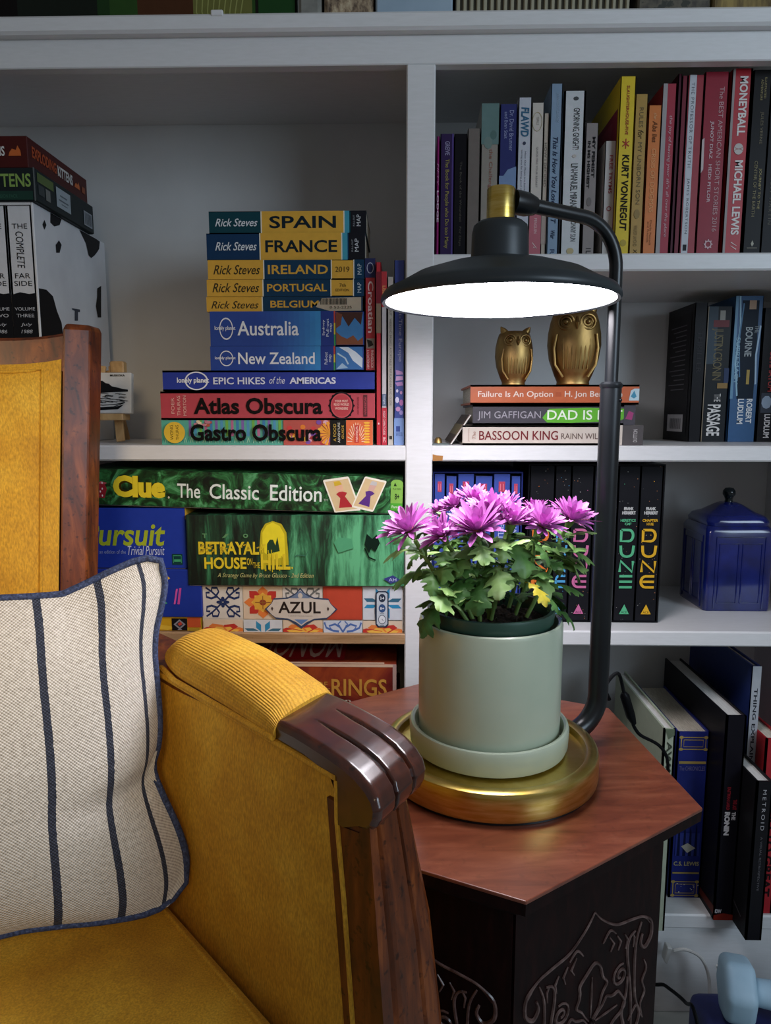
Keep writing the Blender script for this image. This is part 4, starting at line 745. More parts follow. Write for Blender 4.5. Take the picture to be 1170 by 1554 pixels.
def tile_flower(x0, x1, r0, r1, cut=1):
    it = [('R', x0, x1, r0, r1, '#d5bfa6')]; w_ = x1-x0; h_ = r1-r0; cx = (x0+x1)/2; cy = (r0+r1)/2 if cut == 1 else r0
    rad = .5 if cut == 1 else .75
    for k_ in range(8):
        a = math.pi/4*k_+(math.pi/8 if cut != 1 else 0)
        if cut != 1 and math.sin(a) < -.05: continue
        for m_, c in ((rad*1.0, RD if k_ % 2 else OR), (rad*.62, YL)):
            p = [(cx+w_*m_*.2*math.cos(a+1.2), cy+h_*m_*.2*math.sin(a+1.2)), (cx+w_*m_*.75*math.cos(a+.35), cy+h_*m_*.75*math.sin(a+.35)), (cx+w_*m_*math.cos(a)*.97, cy+h_*m_*math.sin(a)*.97), (cx+w_*m_*.75*math.cos(a-.35), cy+h_*m_*.75*math.sin(a-.35)), (cx+w_*m_*.2*math.cos(a-1.2), cy+h_*m_*.2*math.sin(a-1.2))]
            it.append(('P', [(max(x0, min(x1, x)), max(r0, min(r1, y))) for x, y in p], c))
    if cut == 1: it += [('D', cx, cy, w_*.25, h_*.25, '#d8a23c', 20), ('D', cx, cy, w_*.09, h_*.09, '#8d3a28', 10), ('L', [(cx-w_*.2, cy), (cx+w_*.2, cy)], .004, .02, '#8d5a28'), ('L', [(cx, cy-h_*.2), (cx, cy+h_*.2)], .004, .02, '#8d5a28')]
    return it
def tile_star(x0, x1, r0, r1, half=False):
    it = [('R', x0, x1, r0, r1, '#c9cdd2')]; w_ = x1-x0; h_ = r1-r0; cx = (x0+x1)/2; cy = r0 if half else (r0+r1)/2
    for sx in (-1, 1):
        for sy in ((1,) if half else (-1, 1)):
            hh = h_ if half else h_/2
            it.append(('P', [(cx+sx*.05*w_, cy+sy*.0*hh), (cx+sx*.18*w_, cy+sy*.35*hh), (cx+sx*.18*w_, cy+sy*.92*hh), (cx+sx*.05*w_, cy+sy*.6*hh)], TB if not half else '#2f86b0'))
            it.append(('P', [(cx+sx*.10*w_, cy+sy*.08*hh), (cx+sx*.25*w_, cy+sy*.30*hh), (cx+sx*.48*w_, cy+sy*.30*hh), (cx+sx*.40*w_, cy+sy*.08*hh)], '#37647c' if sy > 0 else TB))
    return it
def tile_blue(x0, x1, r0, r1):
    it = [('R', x0, x1, r0, r1, '#c3c9d4')]; w_ = x1-x0; h_ = r1-r0; cx = (x0+x1)/2; c = '#4a6aa8'
    for sx in (-1, 1):
        f = lambda pts: [(cx+sx*px*w_/2, r0+py*h_) for px, py in pts]
        it += [('L', f([(0, .05), (.15, .45), (.4, .7), (.7, .55), (.6, .25)]), .008, .045, c), ('L', f([(.2, .1), (.5, .15), (.85, .4), (.95, .85)]), .008, .045, c), ('L', f([(.1, .95), (.25, .7), (.15, .55)]), .006, .03, c)]
    return it
s0, t1, t2, t3, t4, t5 = .008, .208, .404, .604, .800, .993; q = .275
it = tile_scroll(s0, t1-.004, q, .985, IN)+tile_flower(t1, t2-.002, q, .985)+tile_scroll(t2, t3-.004, q, .985, '#6b6a66')+[('R', t3, t4-.004, q, .985, '#b5402c'), ('R', t3+.02, t4-.01, q+.04, .95, '#bb4630')]+tile_star(t4, t5, q, .985)
it += tile_flower(s0, t1-.004, 0, q-.015, 2)+tile_star(t1, t2-.004, 0, q-.015, True)+tile_flower(t2, t3-.004, 0, q-.015, 2)+tile_blue(t3, t4-.004, 0, q-.015)+tile_flower(t4, t5, 0, q-.015, 2)
plq = lambda k_, e: [(.325-e, .5), (.35-e*.3, .62), (.36, .70+k_), (.43, .72+k_), (.47, .80+k_*1.5), (.492, .92+k_*1.5), (.515, .80+k_*1.5), (.56, .72+k_), (.63, .70+k_), (.64+e*.3, .62), (.665+e, .5), (.64+e*.3, .38), (.62, .32-k_), (.56, .30-k_), (.52, .22-k_*2), (.495, .14-k_*2), (.47, .22-k_*2), (.43, .30-k_), (.37, .32-k_), (.35-e*.3, .38)]
it += [('P', plq(.03, .01), '#39455f'), ('P', plq(.0, 0), '#c8bdb0'), ('P', [(.44, .735), (.47, .82), (.492, .9), (.515, .82), (.545, .735)], '#6b7a94'), ('D', .492, .79, .012, .06, '#c8bdb0', 8), ('P', [(.46, .28), (.495, .17), (.53, .28)], '#5f7fae'), ('T', 'AZUL', .382, .592, .41, .66, '#2a211e', {'b': .02}), ('T', 'A GAME BY MICHAEL KIESLING', .43, .55, .345, .365, '#7a6e66'),
       ('D', .352, .51, .006, .05, '#4a3a34', 4), ('D', .628, .51, .006, .05, '#4a3a34', 4)]
it += [('P', [(.862, .18), (.858, .5), (.862, .86), (.875, .90), (.913, .90), (.926, .86), (.926, .18), (.915, .12), (.873, .12)], '#2b3444'), ('P', [(.868, .2), (.868, .84), (.878, .87), (.910, .87), (.92, .84), (.92, .2), (.91, .15), (.878, .15)], '#b9c0c8'), ('D', .894, .75, .017, .09, '#2b3444'), ('D', .894, .53, .017, .09, '#33507c'), ('D', .894, .29, .019, .1, '#4a5462'), ('D', .894, .29, .016, .085, '#d6d9dd'), ('L', [(.894, .31), (.894, .29), (.90, .27)], .002, .012, '#2b3444'),
       ('T', '2-4', .884, .904, .72, .78, '#d6d9dd', {'b': .03}), ('T', '8+', .884, .904, .5, .56, '#d6d9dd', {'b': .03}), ('R', .883, .905, .41, .42, '#4a5462'), ('R', .883, .905, .16, .17, '#4a5462')]
game_box('tile patterned board game box on the lower left shelf beside the divider', (ax0, Ya, ZL), aw, ah, .21, ink('#c9c2b8', .4), it, group=G)
ztA = ZL+ah+.0003
# yellow box at the left of the shelf floor, then two blue boxes
Yy = .905; yx1 = WY(305, 950, Yy).x; yh = WY(270, 936.5, Yy).z-ZL
game_box('low yellow and orange game box on the shelf floor behind the pillow', (yx1-.22, Yy, ZL), .22, yh, .20, ink('#c79a22', .4), [('R', .6, .66, 0, 1, '#d9d2c0'), ('R', .92, 1, .3, 1, '#c2532c'), ('P', [(.70, .2), (.8, .1), (.86, .3), (.74, .5)], '#d9b23a'), ('R', .825, .918, .08, .92, '#18171b'), ('P', [(.872, .85), (.908, .5), (.872, .15), (.836, .5)], '#8d8a92'), ('P', [(.872, .72), (.895, .5), (.872, .28), (.849, .5)], '#3a3940'), ('P', [(.862, .55), (.88, .7), (.888, .5), (.87, .4)], '#c2402f'), ('R', .86, .885, .12, .16, '#9a98a0'), ('R', .93, .99, .05, .25, '#a88a2c')], group=G)
Y2 = .902; z2 = ZL+yh+.0003; bx1 = WY(305.5, 900, Y2).x; bh = WY(290, 864.5, Y2).z-z2
game_box('lower of the two blue game boxes behind the pillow, with a pink mark', (bx1-.25, Y2, z2), .25, bh, .20, ink('#1d3390', .4), [('P', [(.853, .28), (.868, .6), (.878, .6), (.862, .28)], '#c24fa0'), ('P', [(.872, .28), (.885, .62), (.897, .62), (.884, .28)], '#b8459a'), ('P', [(.81, .75), (.80, .95), (.84, .82)], '#d9b23a'), ('P', [(.76, .2), (.78, .45), (.82, .3)], '#3f9a6a')], group=G)
z3 = z2+bh+.0003; Y3 = .905; px1 = WY(281.5, 815, Y3).x; ph = WY(270, 771.5, Y3).z-z3; pw = .24
def pp(px): return (WY(px, 815, Y3).x-(px1-pw))/pw
game_box('upper of the two blue game boxes, with large lime green lettering', (px1-pw, Y3, z3), pw, ph, .20, ink('#1f3799', .4), [('T', 'Pursuit', pp(127), pp(251), .38, .76, '#9fae2a', {'i': .2, 'b': .02}), ('T', 'Trivial Pursuit', pp(193), pp(249), .23, .38, '#b9c2e0', {'i': .3}), ('T', 'an edition of the', pp(150), pp(190), .25, .31, '#8f9cd0'), ('R', pp(260), pp(276), .07, .25, '#123a3a'), ('L', [(pp(262), .1), (pp(262), .22), (pp(274), .22), (pp(274), .1)], .003, .015, '#3f9a6a'), ('R', pp(263), pp(273), .12, .16, '#3f9a6a')], right=[('R', 0, 1, .82, 1, '#d2a53a')], group=G)
zP = z3+ph+.0003
# dark murky green box
Yb_ = .900; gx0 = WY(283.5, 835, Yb_).x; gx1 = XD0-.0010; gw = gx1-gx0; gh = WY(450, 782, Yb_).z-ztA; GM = gloom()
bang = '#d9bf2a'
it = [('P', [(.335, .50), (.345, .78), (.365, .88), (.40, .92), (.44, .88), (.462, .76), (.468, .5), (.47, .30), (.36, .30)], '#b9a81e'), ('P', [(.35, .5), (.352, .76), (.372, .86), (.40, .90), (.432, .85), (.452, .74), (.455, .42), (.4, .38)], '#e3d029'), ('P', [(.37, .45), (.372, .6), (.385, .66), (.40, .66), (.41, .58), (.42, .7), (.43, .5)], '#27402a')]
rr_ = random.Random(12)
for i in range(16):
    x = .345+rr_.random()*.115; it.append(('L', [(x, .35+rr_.random()*.2), (x+.003, .2+rr_.random()*.12)], .004, .02, '#b9a81e'))
it += [('T', 'BETRAYAL', .055, .335, .45, .63, bang, {'b': .03}), ('T', 'AT', .338, .365, .48, .60, bang, {'b': .02}), ('T', 'HOUSE', .08, .275, .245, .41, bang, {'b': .03}), ('T', 'ON', .278, .302, .3, .40, bang), ('T', 'THE', .305, .338, .26, .34, bang), ('T', 'HILL', .342, .478, .24, .46, bang, {'b': .03}), ('T', '.', .483, .489, .25, .28, bang)]
for i in range(22):
    x = .06+rr_.random()*.27; y = .46+rr_.random()*.14; it.append(('P', [(x, y), (x+.012, y+.012), (x+.014, y), (x+.002, y-.02)], '#b89a22'))
it += [('T', 'A Strategy Game by Bruce Glassco - 2nd Edition', .14, .585, .11, .19, '#b3b072', {'i': .35}), ('T', 'T', .075, .098, .68, .745, '#5d8a5c', {'b': .04}), ('P', [(.165, .68), (.185, .74), (.2, .745), (.182, .69)], '#5d8a5c'), ('D', .275, .715, .012, .03, '#5d8a5c', 10), ('D', .275, .715, .006, .015, '#16281d', 8)]
it += [('P', [(.82, .60), (.84, .48), (.85, .55), (.87, .5), (.89, .62), (.875, .74), (.855, .68), (.83, .75)], '#10231a'), ('L', [(.82, .55), (.84, .42), (.87, .38)], .006, .02, '#10231a'), ('P', [(.68, .62), (.70, .70), (.76, .68), (.77, .55), (.7, .48)], '#4f9a6e'), ('L', [(.5, .42), (.51, .45), (.55, .44), (.56, .50)], .003, .012, '#3f6f5a'),
       ('P', [(.905, .12), (.95, .17), (.985, .10), (.94, .05)], '#39407c'), ('T', 'AH', .93, .965, .085, .13, '#b9c2dc')]
game_box('long murky green horror game box with yellow lettering on the tile box', (gx0, Yb_, ztA), gw, gh, .21, GM, it, group=G)
ztG = ztA+gh+.0003
CLM = marble()
# green marbled box lies over the blue and murky green boxes, tipped to the right
Yc = .903; c0 = WY(120, 768, Yc); c1 = WY(612, 776, Yc); c1.x = XD0-.0035; cwid = c1.x-c0.x; chh = WY(155, 712, Yc).z-WY(155, 767.6, Yc).z
tilt = math.atan2(ztG-zP, gx1-px1)
f = lambda px: (px-120)/(612-120)
it = [('T', 'Clue', f(174), f(253), .22, .82, '#3a2c0a', {'b': .09}), ('T', 'Clue', f(173), f(253), .24, .84, '#dcc62c', {'b': .055}), ('D', f(258), .27, .003, .03, '#b9b9a8'), ('T', 'The', f(271), f(306), .27, .66, '#dfe4dc', {'b': .01}), ('T', 'Classic', f(320), f(395), .27, .68, '#dfe4dc', {'b': .01}), ('T', 'Edition', f(412), f(490), .27, .70, '#dfe4dc', {'b': .01}), ('T', 'TM', f(493), f(499), .3, .36, '#b9c2b4')]
def card(px0, px1, y0, y1, tl, c):
    cx, cy, w_, h_ = f((px0+px1)/2), (y0+y1)/2, (px1-px0)/492, y1-y0
    R_ = lambda pts: [(cx+x*w_/2-tl*y*.02, cy+y*h_/2+tl*x*.06) for x, y in pts]
    return [('P', R_([(-1, -.92), (-.93, -1), (.93, -1), (1, -.92), (1, .92), (.93, 1), (-.93, 1), (-1, .92)]), '#e6dfcd'), ('P', R_([(-.88, -.88), (.88, -.88), (.88, .88), (-.88, .88)]), '#d0b487'), ('P', R_([(-.55, -.7), (.5, -.75), (.2, -.1), (.45, .1), (0, .25), (-.4, .1), (-.2, -.15)]), c), ('P', R_([(-.25, .2), (.25, .2), (.3, .6), (0, .72), (-.3, .6)]), '#d9a98a' if tl > 0 else '#c9a090'), ('P', R_([(-.3, .55), (.3, .6), (.2, .82), (-.25, .82)]), '#c9a52c' if tl > 0 else '#b9b4b0')]
it += card(501, 540, .02, .93, 1, '#a82a2f')+card(545, 578, .1, .95, -1, '#57307a')
it += [('R', f(594), f(612), .12, .84, '#7fae4a'), ('D', f(603), .84, .0183, .1, '#7fae4a', 20), ('R', f(594), f(612), .1, .3, '#4aa02f'), ('P', [(f(598), .76), (f(600), .86), (f(603), .76)], '#22331c'), ('T', 'PLAYERS', f(597), f(609), .66, .71, '#22331c'), ('T', '8+', f(600), f(607), .4, .56, '#22331c', {'b': .02}), ('T', 'Family', f(596), f(610), .14, .24, '#dfe8d0')]
dice = [('P', [(f(148), .22), (f(160), .2), (f(164), .45), (f(161), .58), (f(150), .6), (f(146), .5)], '#8d1f2a'), ('P', [(f(150), .6), (f(161), .58), (f(164), .62), (f(155), .66)], '#b84a54')]+[('D', f(x), y, .0022, .03, '#e3d0d0', 8) for x, y in ((151, .28), (157, .27), (151, .48), (157, .46), (154, .38), (157, .62))]
game_box('green marbled board game box with fat yellow lettering on top of the games', (c0.x, Yc, zP+.0008-math.tan(tilt)*(px1-c0.x)), cwid, chh, .21, CLM, it+dice, rot=(0, -tilt, 0), group=G)
# bottom shelf: red boxes behind the chair arm
RM = noise_mat('rust_red_card', [(.3, '#3a0f0d'), (.5, '#6f211a'), (.65, '#96401f'), (.8, '#5d1a1a')], 16, rough=.4, distort=.8)
Yr = .912; ztR = WY(500, 1007.5, Yr).z; rx0 = WY(236, 1010, Yr).x; rx1 = WY(601.5, 1030, Yr).x; rw = rx1-rx0; rh = .085
g = lambda px: (WY(px, 1035, Yr).x-rx0)/rw
GD = '#c08a3a'
it = [('R', 0, 1, .955, 1, '#c9a98f'), ('R', .985, 1, 0, 1, '#a88a80'), ('T', 'LORD', g(380), g(475), .52, .72, GD, {'b': .015}), ('T', 'THE', g(427), g(434), .76, .8, '#a8743f'), ('T', 'OF', g(481), g(497), .62, .71, GD), ('T', 'THE', g(478), g(501), .52, .6, GD), ('T', 'RINGS', g(503), g(587), .48, .76, GD, {'b': .015}), ('T', 'Trilogy Edition', g(410), g(532), .34, .44, '#cfc3b6')]
game_box('big rust red game box with gold lettering on the bottom left shelf', (rx0, Yr, ztR-rh), rw, rh, .2, RM, it, top=[('R', .2, .78, .08, .75, '#8d1a22'), ('T', 'MONOPOLY', .22, .76, .12, .7, '#b9a2a0', {'rot': 180}), ('R', .0, .95, .0, .03, '#c9a98f'), ('D', .36, .4, .05, .16, '#7d7f8a', 14)], group='big red boxes on the bottom left shelf')
game_box('plain dark red game box under the rust red one on the bottom left shelf', (rx0-.004, Yr, Z4T+.0003), rw+.008, ztR-rh-Z4T-.0008, .2, noise_mat('dark_red_card', [(.3, '#3a1010'), (.7, '#571a18')], 12, rough=.45), group='big red boxes on the bottom left shelf')

# ------------------------------------------------------------------ bottom right shelf: leaning and upright books
G = 'books on the bottom right shelf'; ZB4 = Z4T+.0003
def br(label, x0, x1, ytop, ybase, d, col, items=(), **kw): return up_px(label, x0, x1, ytop, ybase, ZB4, d, col, items, group=G, **kw)
GRN = '#7f8f78'
book('pale green edged book behind the lamp cord on the bottom right shelf', (WY(938, 1330, .93).x, .90, .335), .335-ZB4, .027, .20, GRN, [], UPRIGHT, hard=True, group=G, pages=noise_mat('white_pages', [(.3, '#c9c6c0'), (.7, '#e0ded9')], 60, (1, 1, 12), .8))
YD = .868
book('cream green book with dark capitals left of the gilt blue book', (WY(994, 1350, YD).x, YD, WY(1000, 1106, YD).z), WY(1000, 1106, YD).z-ZB4, WY(1012, 1350, YD).x-WY(994, 1350, YD).x-.0005, .205, '#a5ad97', [('T', 'AWAKE', .06, .3, .3, .75, '#3f4438', {'b': .03}), ('P', [(.0, .1), (.05, .4), (.03, .9), (0, .9)], '#5f6a55')], UPRIGHT, hard=True, group=G, pages=MATS['white_pages'])
gd = '#a88f4f'
fr = lambda a, b_: [('L', [(a, .12), (a, .88), (b_, .88), (b_, .12), (a, .12)], .006, .04, gd), ('L', [(a+.015, .2), (a+.015, .8), (b_-.015, .8), (b_-.015, .2), (a+.015, .2)], .004, .02, gd)]+[('D', x, y, .009, .07, gd, 8) for x in (a, b_) for y in (.12, .88)]
br('royal blue book with gilt frames and spires on the bottom right shelf', 1014, 1061.5, 1111, 1362, .17, '#232c78', fr(.03, .10)+fr(.90, .985)+[('R', .17, .185, .08, .92, gd), ('R', .84, .85, .08, .92, gd), ('T', 'The CHRONICLES', .20, .225, .1, .9, '#6f6b9a', {'rot': 90}), ('T', 'C.S. LEWIS', .775, .80, .1, .9, '#b9ab7d', {'rot': 90, 'b': .02}), ('R', .60, .74, .12, .88, '#2f3a8a')]
   + [('P', [(.74, x-.05), (.60, x-.03), (.56-.02*(i % 2), x), (.60, x+.03), (.74, x+.05)], '#141a3f') for i, x in enumerate((.22, .4, .58, .76))]+speckle(12, 5, ['#d9d6cf'], rs=.003, rr=.02, s0=.91, s1=.97)+[('P', [(.68, .3), (.66, .5), (.69, .75), (.72, .5)], '#b9b4a8')], hard=True)
br('thick black comic book standing forward with a silver title on its spine', 1082, 1111, 1086, 1396, .22, '#15131a', [('T', 'THE', .46, .5, .58, .78, '#c9c6c9', {'b': .05}), ('T', 'RONIN', .46, .575, .22, .5, '#d2cfd2', {'b': .06}), ('T', 'THE LAST', .40, .45, .6, .8, '#96222f', {'b': .03}), ('T', 'EASTMAN LAIRD', .34, .45, .28, .45, '#96222f', {'b': .03}), ('T', 'IDW', .945, .965, .06, .4, '#c9c9cc', {'rot': 90, 'b': .05}), ('P', [(.975, 0), (.965, .5), (.972, 1), (1, 1), (1, 0)], '#7d2416')], hard=True,
   side=[('R', .25, .42, .42, .8, '#1d1216')]+[('R', .27+.022*i, .282+.022*i, .45, .78, '#5d1720') for i in range(7)]+[('P', [(.93, .0), (.97, .0), (1, .99), (.985, .99)], '#5d1f16')], pages=MATS['white_pages'])
br('short thin black book standing furthest forward on the bottom right shelf', 1131, 1155, 1186, 1427, .15, '#1a191c', [('T', 'METROID', .05, .3, .4, .62, '#a8a6aa', {'sp': 1.5}), ('T', 'A VISUAL RETROSPECTIVE', .34, .68, .45, .58, '#5f5d62')], hard=True, pages=MATS['white_pages'], side=[('T', 'DAWN', .16, .42, .32, .52, '#4a4a4e', {'b': .05}), ('L', [(.9, .1), (.85, .3), (.95, .5)], .01, .02, '#4a4548')])
YT_ = .931; thk = WY(1142, 1200, YT_).x-WY(1129, 1200, YT_).x
book('tall navy book with a pale lettered spine standing behind the thin black book', (WY(1129, 1200, YT_).x, YT_, WY(1138, 1011, YT_).z), WY(1138, 1011, YT_).z-ZB4, thk, .205, '#27356b', [('R', 0, 1, 0, 1, '#a9adb3'), ('T', 'THING EXPLAINER', .09, .45, .3, .72, '#22252c', {'b': .02}), ('T', 'MUNROE', .5, .62, .35, .6, '#7d828c')], UPRIGHT, hard=True, group=G, side=speckle(14, 9, ['#8d9ac4'], rs=.002, rr=.002))
YR_ = .905
book('bright red book with black capitals at the right edge of the bottom shelf', (WY(1143.5, 1380, YR_).x, YR_, WY(1156, 1121, YR_).z), WY(1156, 1121, YR_).z-ZB4, WY(1171, 1380, YR_).x-WY(1143.5, 1380, YR_).x, .16, '#a8232b', [('T', 'JIM COLLINS', .06, .22, .5, .75, '#d9c3bf', {'b': .02}), ('T', 'GOOD TO GREAT', .27, .9, .35, .8, '#241416', {'b': .03})], UPRIGHT, hard=True, group=G)
book('brown topped book hidden low behind the lamp on the bottom right shelf', (WY(868, 1200, .95).x, .95, .345), .345-ZB4, .03, .17, '#6b5a3c', [], UPRIGHT, hard=True, group=G)
# ------------------------------------------------------------------ hexagonal carved side table
TX, TY, TR, TROT, TZ = .0653, .6516, .2066, -1.475, .502
tb = thing('side_table', 'dark mahogany hexagonal side table with carved panels beneath the lamp', 'side table', (TX, TY, 0)); tb.rotation_euler = (0, 0, TROT)
hexp = lambda r, z: [(r*math.cos(k*math.pi/3), r*math.sin(k*math.pi/3), z) for k in range(6)]
mb = MB(); mb.hexa(hexp(TR, TZ-.003), hexp(TR, TZ), MAHOG(), .0008, 2); mb.hexa(hexp(TR-.0008, TZ-.012), hexp(TR-.0004, TZ-.003), MAHOG_DARK()); mb.build('tabletop', tb)  # shade of the tabletop edge is painted in with the darker mahogany
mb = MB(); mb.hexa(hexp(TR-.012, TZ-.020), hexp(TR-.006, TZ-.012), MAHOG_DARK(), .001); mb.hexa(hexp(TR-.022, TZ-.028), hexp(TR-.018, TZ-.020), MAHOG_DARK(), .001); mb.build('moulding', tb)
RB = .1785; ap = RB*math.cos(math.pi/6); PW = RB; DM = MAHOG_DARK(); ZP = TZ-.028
EDGE = noise_mat('painted_carving_highlights', [(.35, '#3a201c'), (.6, '#6b524d'), (.75, '#8d7a74')], 90, rough=.3)  # highlights on the carving lines, painted in as a paler colour
def panel_mesh():
    """one carved panel in local u (across), z; outer face at y = 0, thickness inward (+y)"""
    mb = MB(); u = PW/2-.0015
    half = [(.034, 0), (.036, .05), (.046, .11), (.058, .165), (.062, .205), (.055, .236), (.040, .252), (.022, .248), (.010, .236), (0, .226)]
    poly = [(-u, 0), (-half[0][0], 0)]+[(-x, z) for x, z in half[1:-1]]+[(0, half[-1][1])]+[(x, z) for x, z in half[-2:0:-1]]+[(half[0][0], 0), (u, 0), (u, ZP), (-u, ZP)]
    mb.prism([(x, 0, z) for x, z in poly], (0, .012, 0), DM)
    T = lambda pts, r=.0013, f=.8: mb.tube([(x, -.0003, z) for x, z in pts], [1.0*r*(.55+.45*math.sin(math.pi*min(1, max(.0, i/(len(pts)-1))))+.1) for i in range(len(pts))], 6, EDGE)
    def smooth(pts, n=5):
        out = []
        P_ = [pts[0]]+pts+[pts[-1]]
        for i in range(1, len(P_)-2):
            for k in range(n):
                t = k/n; a, b, c, d = P_[i-1:i+3]
                out.append(tuple(.5*((2*b[j])+(-a[j]+c[j])*t+(2*a[j]-5*b[j]+4*c[j]-d[j])*t*t+(-a[j]+3*b[j]-3*c[j]+d[j])*t**3) for j in (0, 1)))
        return out+[pts[-1]]
    def spiral(cx, cz, r, turns, a0, s=1, n=22): return [(cx+s*r*(1-.8*i/n)*math.cos(a0+turns*2*math.pi*i/n), cz+r*(1-.8*i/n)*math.sin(a0+turns*2*math.pi*i/n)) for i in range(n+1)]
    for s in (-1, 1):
        m = lambda pts: [(s*x, z) for x, z in pts]
        top = .435
        T(smooth(m([(0, top), (.010, .424), (.028, .412), (.048, .408), (.064, .404), (.074, .394)])), .0011)
        T(smooth(m([(.064, .404), (.075, .396), (.076, .382), (.068, .374), (.062, .380), (.064, .388)])), .0016)         # corner scroll
        T(smooth(m([(.062, .400), (.056, .385), (.055, .362), (.057, .335), (.064, .315), (.070, .305)])), .0013)
        T(smooth(m([(.070, .305), (.066, .320), (.071, .330), (.067, .342), (.072, .352), (.068, .362)])), .0010)          # frilled edge
        T(smooth(m([(.054, .395), (.047, .392), (.044, .382), (.047, .362), (.051, .340), (.053, .320), (.054, .305)])), .0013)
        T(m(spiral(.036, .362, .010, 1.6, 1.2)), .0013)
        T(smooth(m([(.046, .356), (.045, .340), (.040, .325), (.043, .312), (.040, .300), (.028, .286), (.012, .268), (.002, .252)])), .0015)
        T(smooth(m([(.050, .312), (.060, .322), (.065, .312), (.060, .300), (.050, .298), (.044, .290)])), .0013)
        T(smooth(m([(0, .244), (.012, .258), (.030, .268), (.050, .264), (.062, .248), (.068, .215), (.066, .180), (.058, .150), (.050, .125)])), .0017)
        T(smooth(m([(0, .236), (.012, .250), (.030, .260), (.048, .257), (.058, .242), (.063, .214), (.061, .184), (.054, .155)])), .0013)
        T(m(spiral(.066, .150, .010, 1.4, 1.6)), .0014)
        T(smooth(m([(.072, .22), (.074, .18), (.074, .13), (.068, .10), (.060, .085), (.052, .09)])), .0013)
        for i in range(7): mb.ball((s*(.077-.0005*i), -.0002, .24-.012*i), .0011, DM, 4)
        for i in range(6): mb.ball((s*(.036-.004*i), -.0002, .300-.004*i), .0010, DM, 4)
        for i in range(4): T(m([(.020+.010*i, .404-.003*i), (.026+.009*i, .396-.002*i), (.022+.010*i, .390-.003*i)]), .0010)
        T(smooth(m([(.012, .402), (.020, .410), (.028, .404)])), .001)
        T(smooth(m([(.056, .06), (.066, .08), (.074, .06), (.066, .035), (.056, .03)])), .0013)
    # four-lobed flower with ragged leaf outlines
    for k in range(4):
        a = math.pi/2*k; R_ = .050 if k % 2 else .040
        pts = []
        for i in range(17):
            t = i/16; w_ = math.sin(math.pi*min(t*2, 2-2*t)*.93+.1)**.9*(.0165 if k % 2 else .0145)*(1+.16*math.cos(i*math.pi/1.5)); rad = R_*(t*2 if t < .5 else 2-2*t); pts.append((rad, w_*(1 if t < .5 else -1)))
        pts = [(.004+x, y) for x, y in pts]
        c_, s_ = math.cos(a), math.sin(a); T(smooth([(x*c_-y*s_, .335+x*s_+y*c_) for x, y in pts], 3), .0013); T([(x*c_, .335+x*s_) for x in (.006, R_*.5, R_*.85)], .0009)
    mb.ball((0, -.0002, .335), .0035, DM, 6)
    return mb
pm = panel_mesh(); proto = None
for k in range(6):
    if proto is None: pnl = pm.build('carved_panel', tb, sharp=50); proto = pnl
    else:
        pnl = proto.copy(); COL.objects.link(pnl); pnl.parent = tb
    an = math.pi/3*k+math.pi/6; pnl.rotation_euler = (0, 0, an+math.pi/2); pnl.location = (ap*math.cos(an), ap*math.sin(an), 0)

# ------------------------------------------------------------------ brass and black table lamp
BC = WZ(742, 1166, TZ); LX, LY = BC.x, BC.y; SH = WY(757, 457, LY); ZR = SH.z
ZB = TZ+.0003
lamp = thing('table_lamp', 'lit black table lamp with a wide dish shade and round brass base', 'table lamp', (LX, LY, ZB)); br_, bk = BRASS(), BLACK_METAL()
BH = .029; mb = MB(); mb.lathe([(0, .002), (.094, .002), (.0975, .0035), (.098, .006), (.098, BH-.005), (.0970, BH-.0015), (.0945, BH), (.089, BH), (.087, BH-.001), (.0855, BH-.007), (0, BH-.007)], 96, br_); mb.build('base', lamp)
mb = MB(); mb.lathe([(0, 0), (.095, 0), (.095, .003), (0, .003)], 64, bk); mb.build('foot_pad', lamp)
zr = ZR-ZB; g_ = lambda px, py: WY(px, py, LY+.055)
px_ = g_(908, 1040).x-LX; py_ = .055; zc = g_(940, 588).z-ZB; za = WY(790, 320, LY+.01).z-ZB
def bend(p, q, r_, n=8):
    """points of a path p[0] > p[1] > p[2] with the corner rounded"""
    a, b, c = [Vector(v) for v in p]; u = (a-b).normalized(); w_ = (c-b).normalized(); ang = u.angle(w_); tlen = r_/math.tan(ang/2)
    s = b+u*tlen; e = b+w_*tlen; bis = (u+w_).normalized(); cen = b+bis*(r_/math.sin(ang/2)); A = s-cen; out = [a]
    E_ = e-cen; tot = A.angle(E_); ax = A.cross(E_).normalized()
    for i in range(n+1): out.append(cen+Matrix.Rotation(tot*i/n, 3, ax) @ A)
    return out+[c]
pole = Vector((px_, py_, 0)); hd = pole.normalized()
st = hd*.095; st.z = .016
mb = MB(); mb.tube(bend((st, (px_, py_, .017), (px_, py_, zc)), 0, .036, 10), .0098, 20, bk); mb.build('lower_pole', lamp)
mb = MB(); mb.lathe([(.006, 0), (.0098, 0), (.0105, .001), (.0105, .004), (.0085, .006), (.006, .006)], 24, bk, (px_, py_, zc-.001)); mb.ball((px_+.0075, py_-.0065, zc-.012), .0016, ink('#2a2c30', .3, 1), 6); mb.build('collar', lamp)
mb = MB(); e0 = hd*.016; mb.tube(bend(((px_, py_, zc-.004), (px_, py_, za), (e0.x, e0.y, za+.006)), 0, .042, 12), .0061, 18, bk); mb.build('arm', lamp)
mb = MB(); d_ = (pole*-1).normalized(); p0 = hd*.012; p0.z = za+.0062; p1 = hd*.026; p1.z = za+.0055; p2 = hd*.034; p2.z = za+.005; mb.tube([p0, p1, p2], [.0100, .0098, .0076], 18, bk); mb.build('arm_joint', lamp)
ct = WY(762, 286, LY).z-ZB; cb = WY(760, 338, LY).z-ZB; nb = WY(760, 398, LY).z-ZB
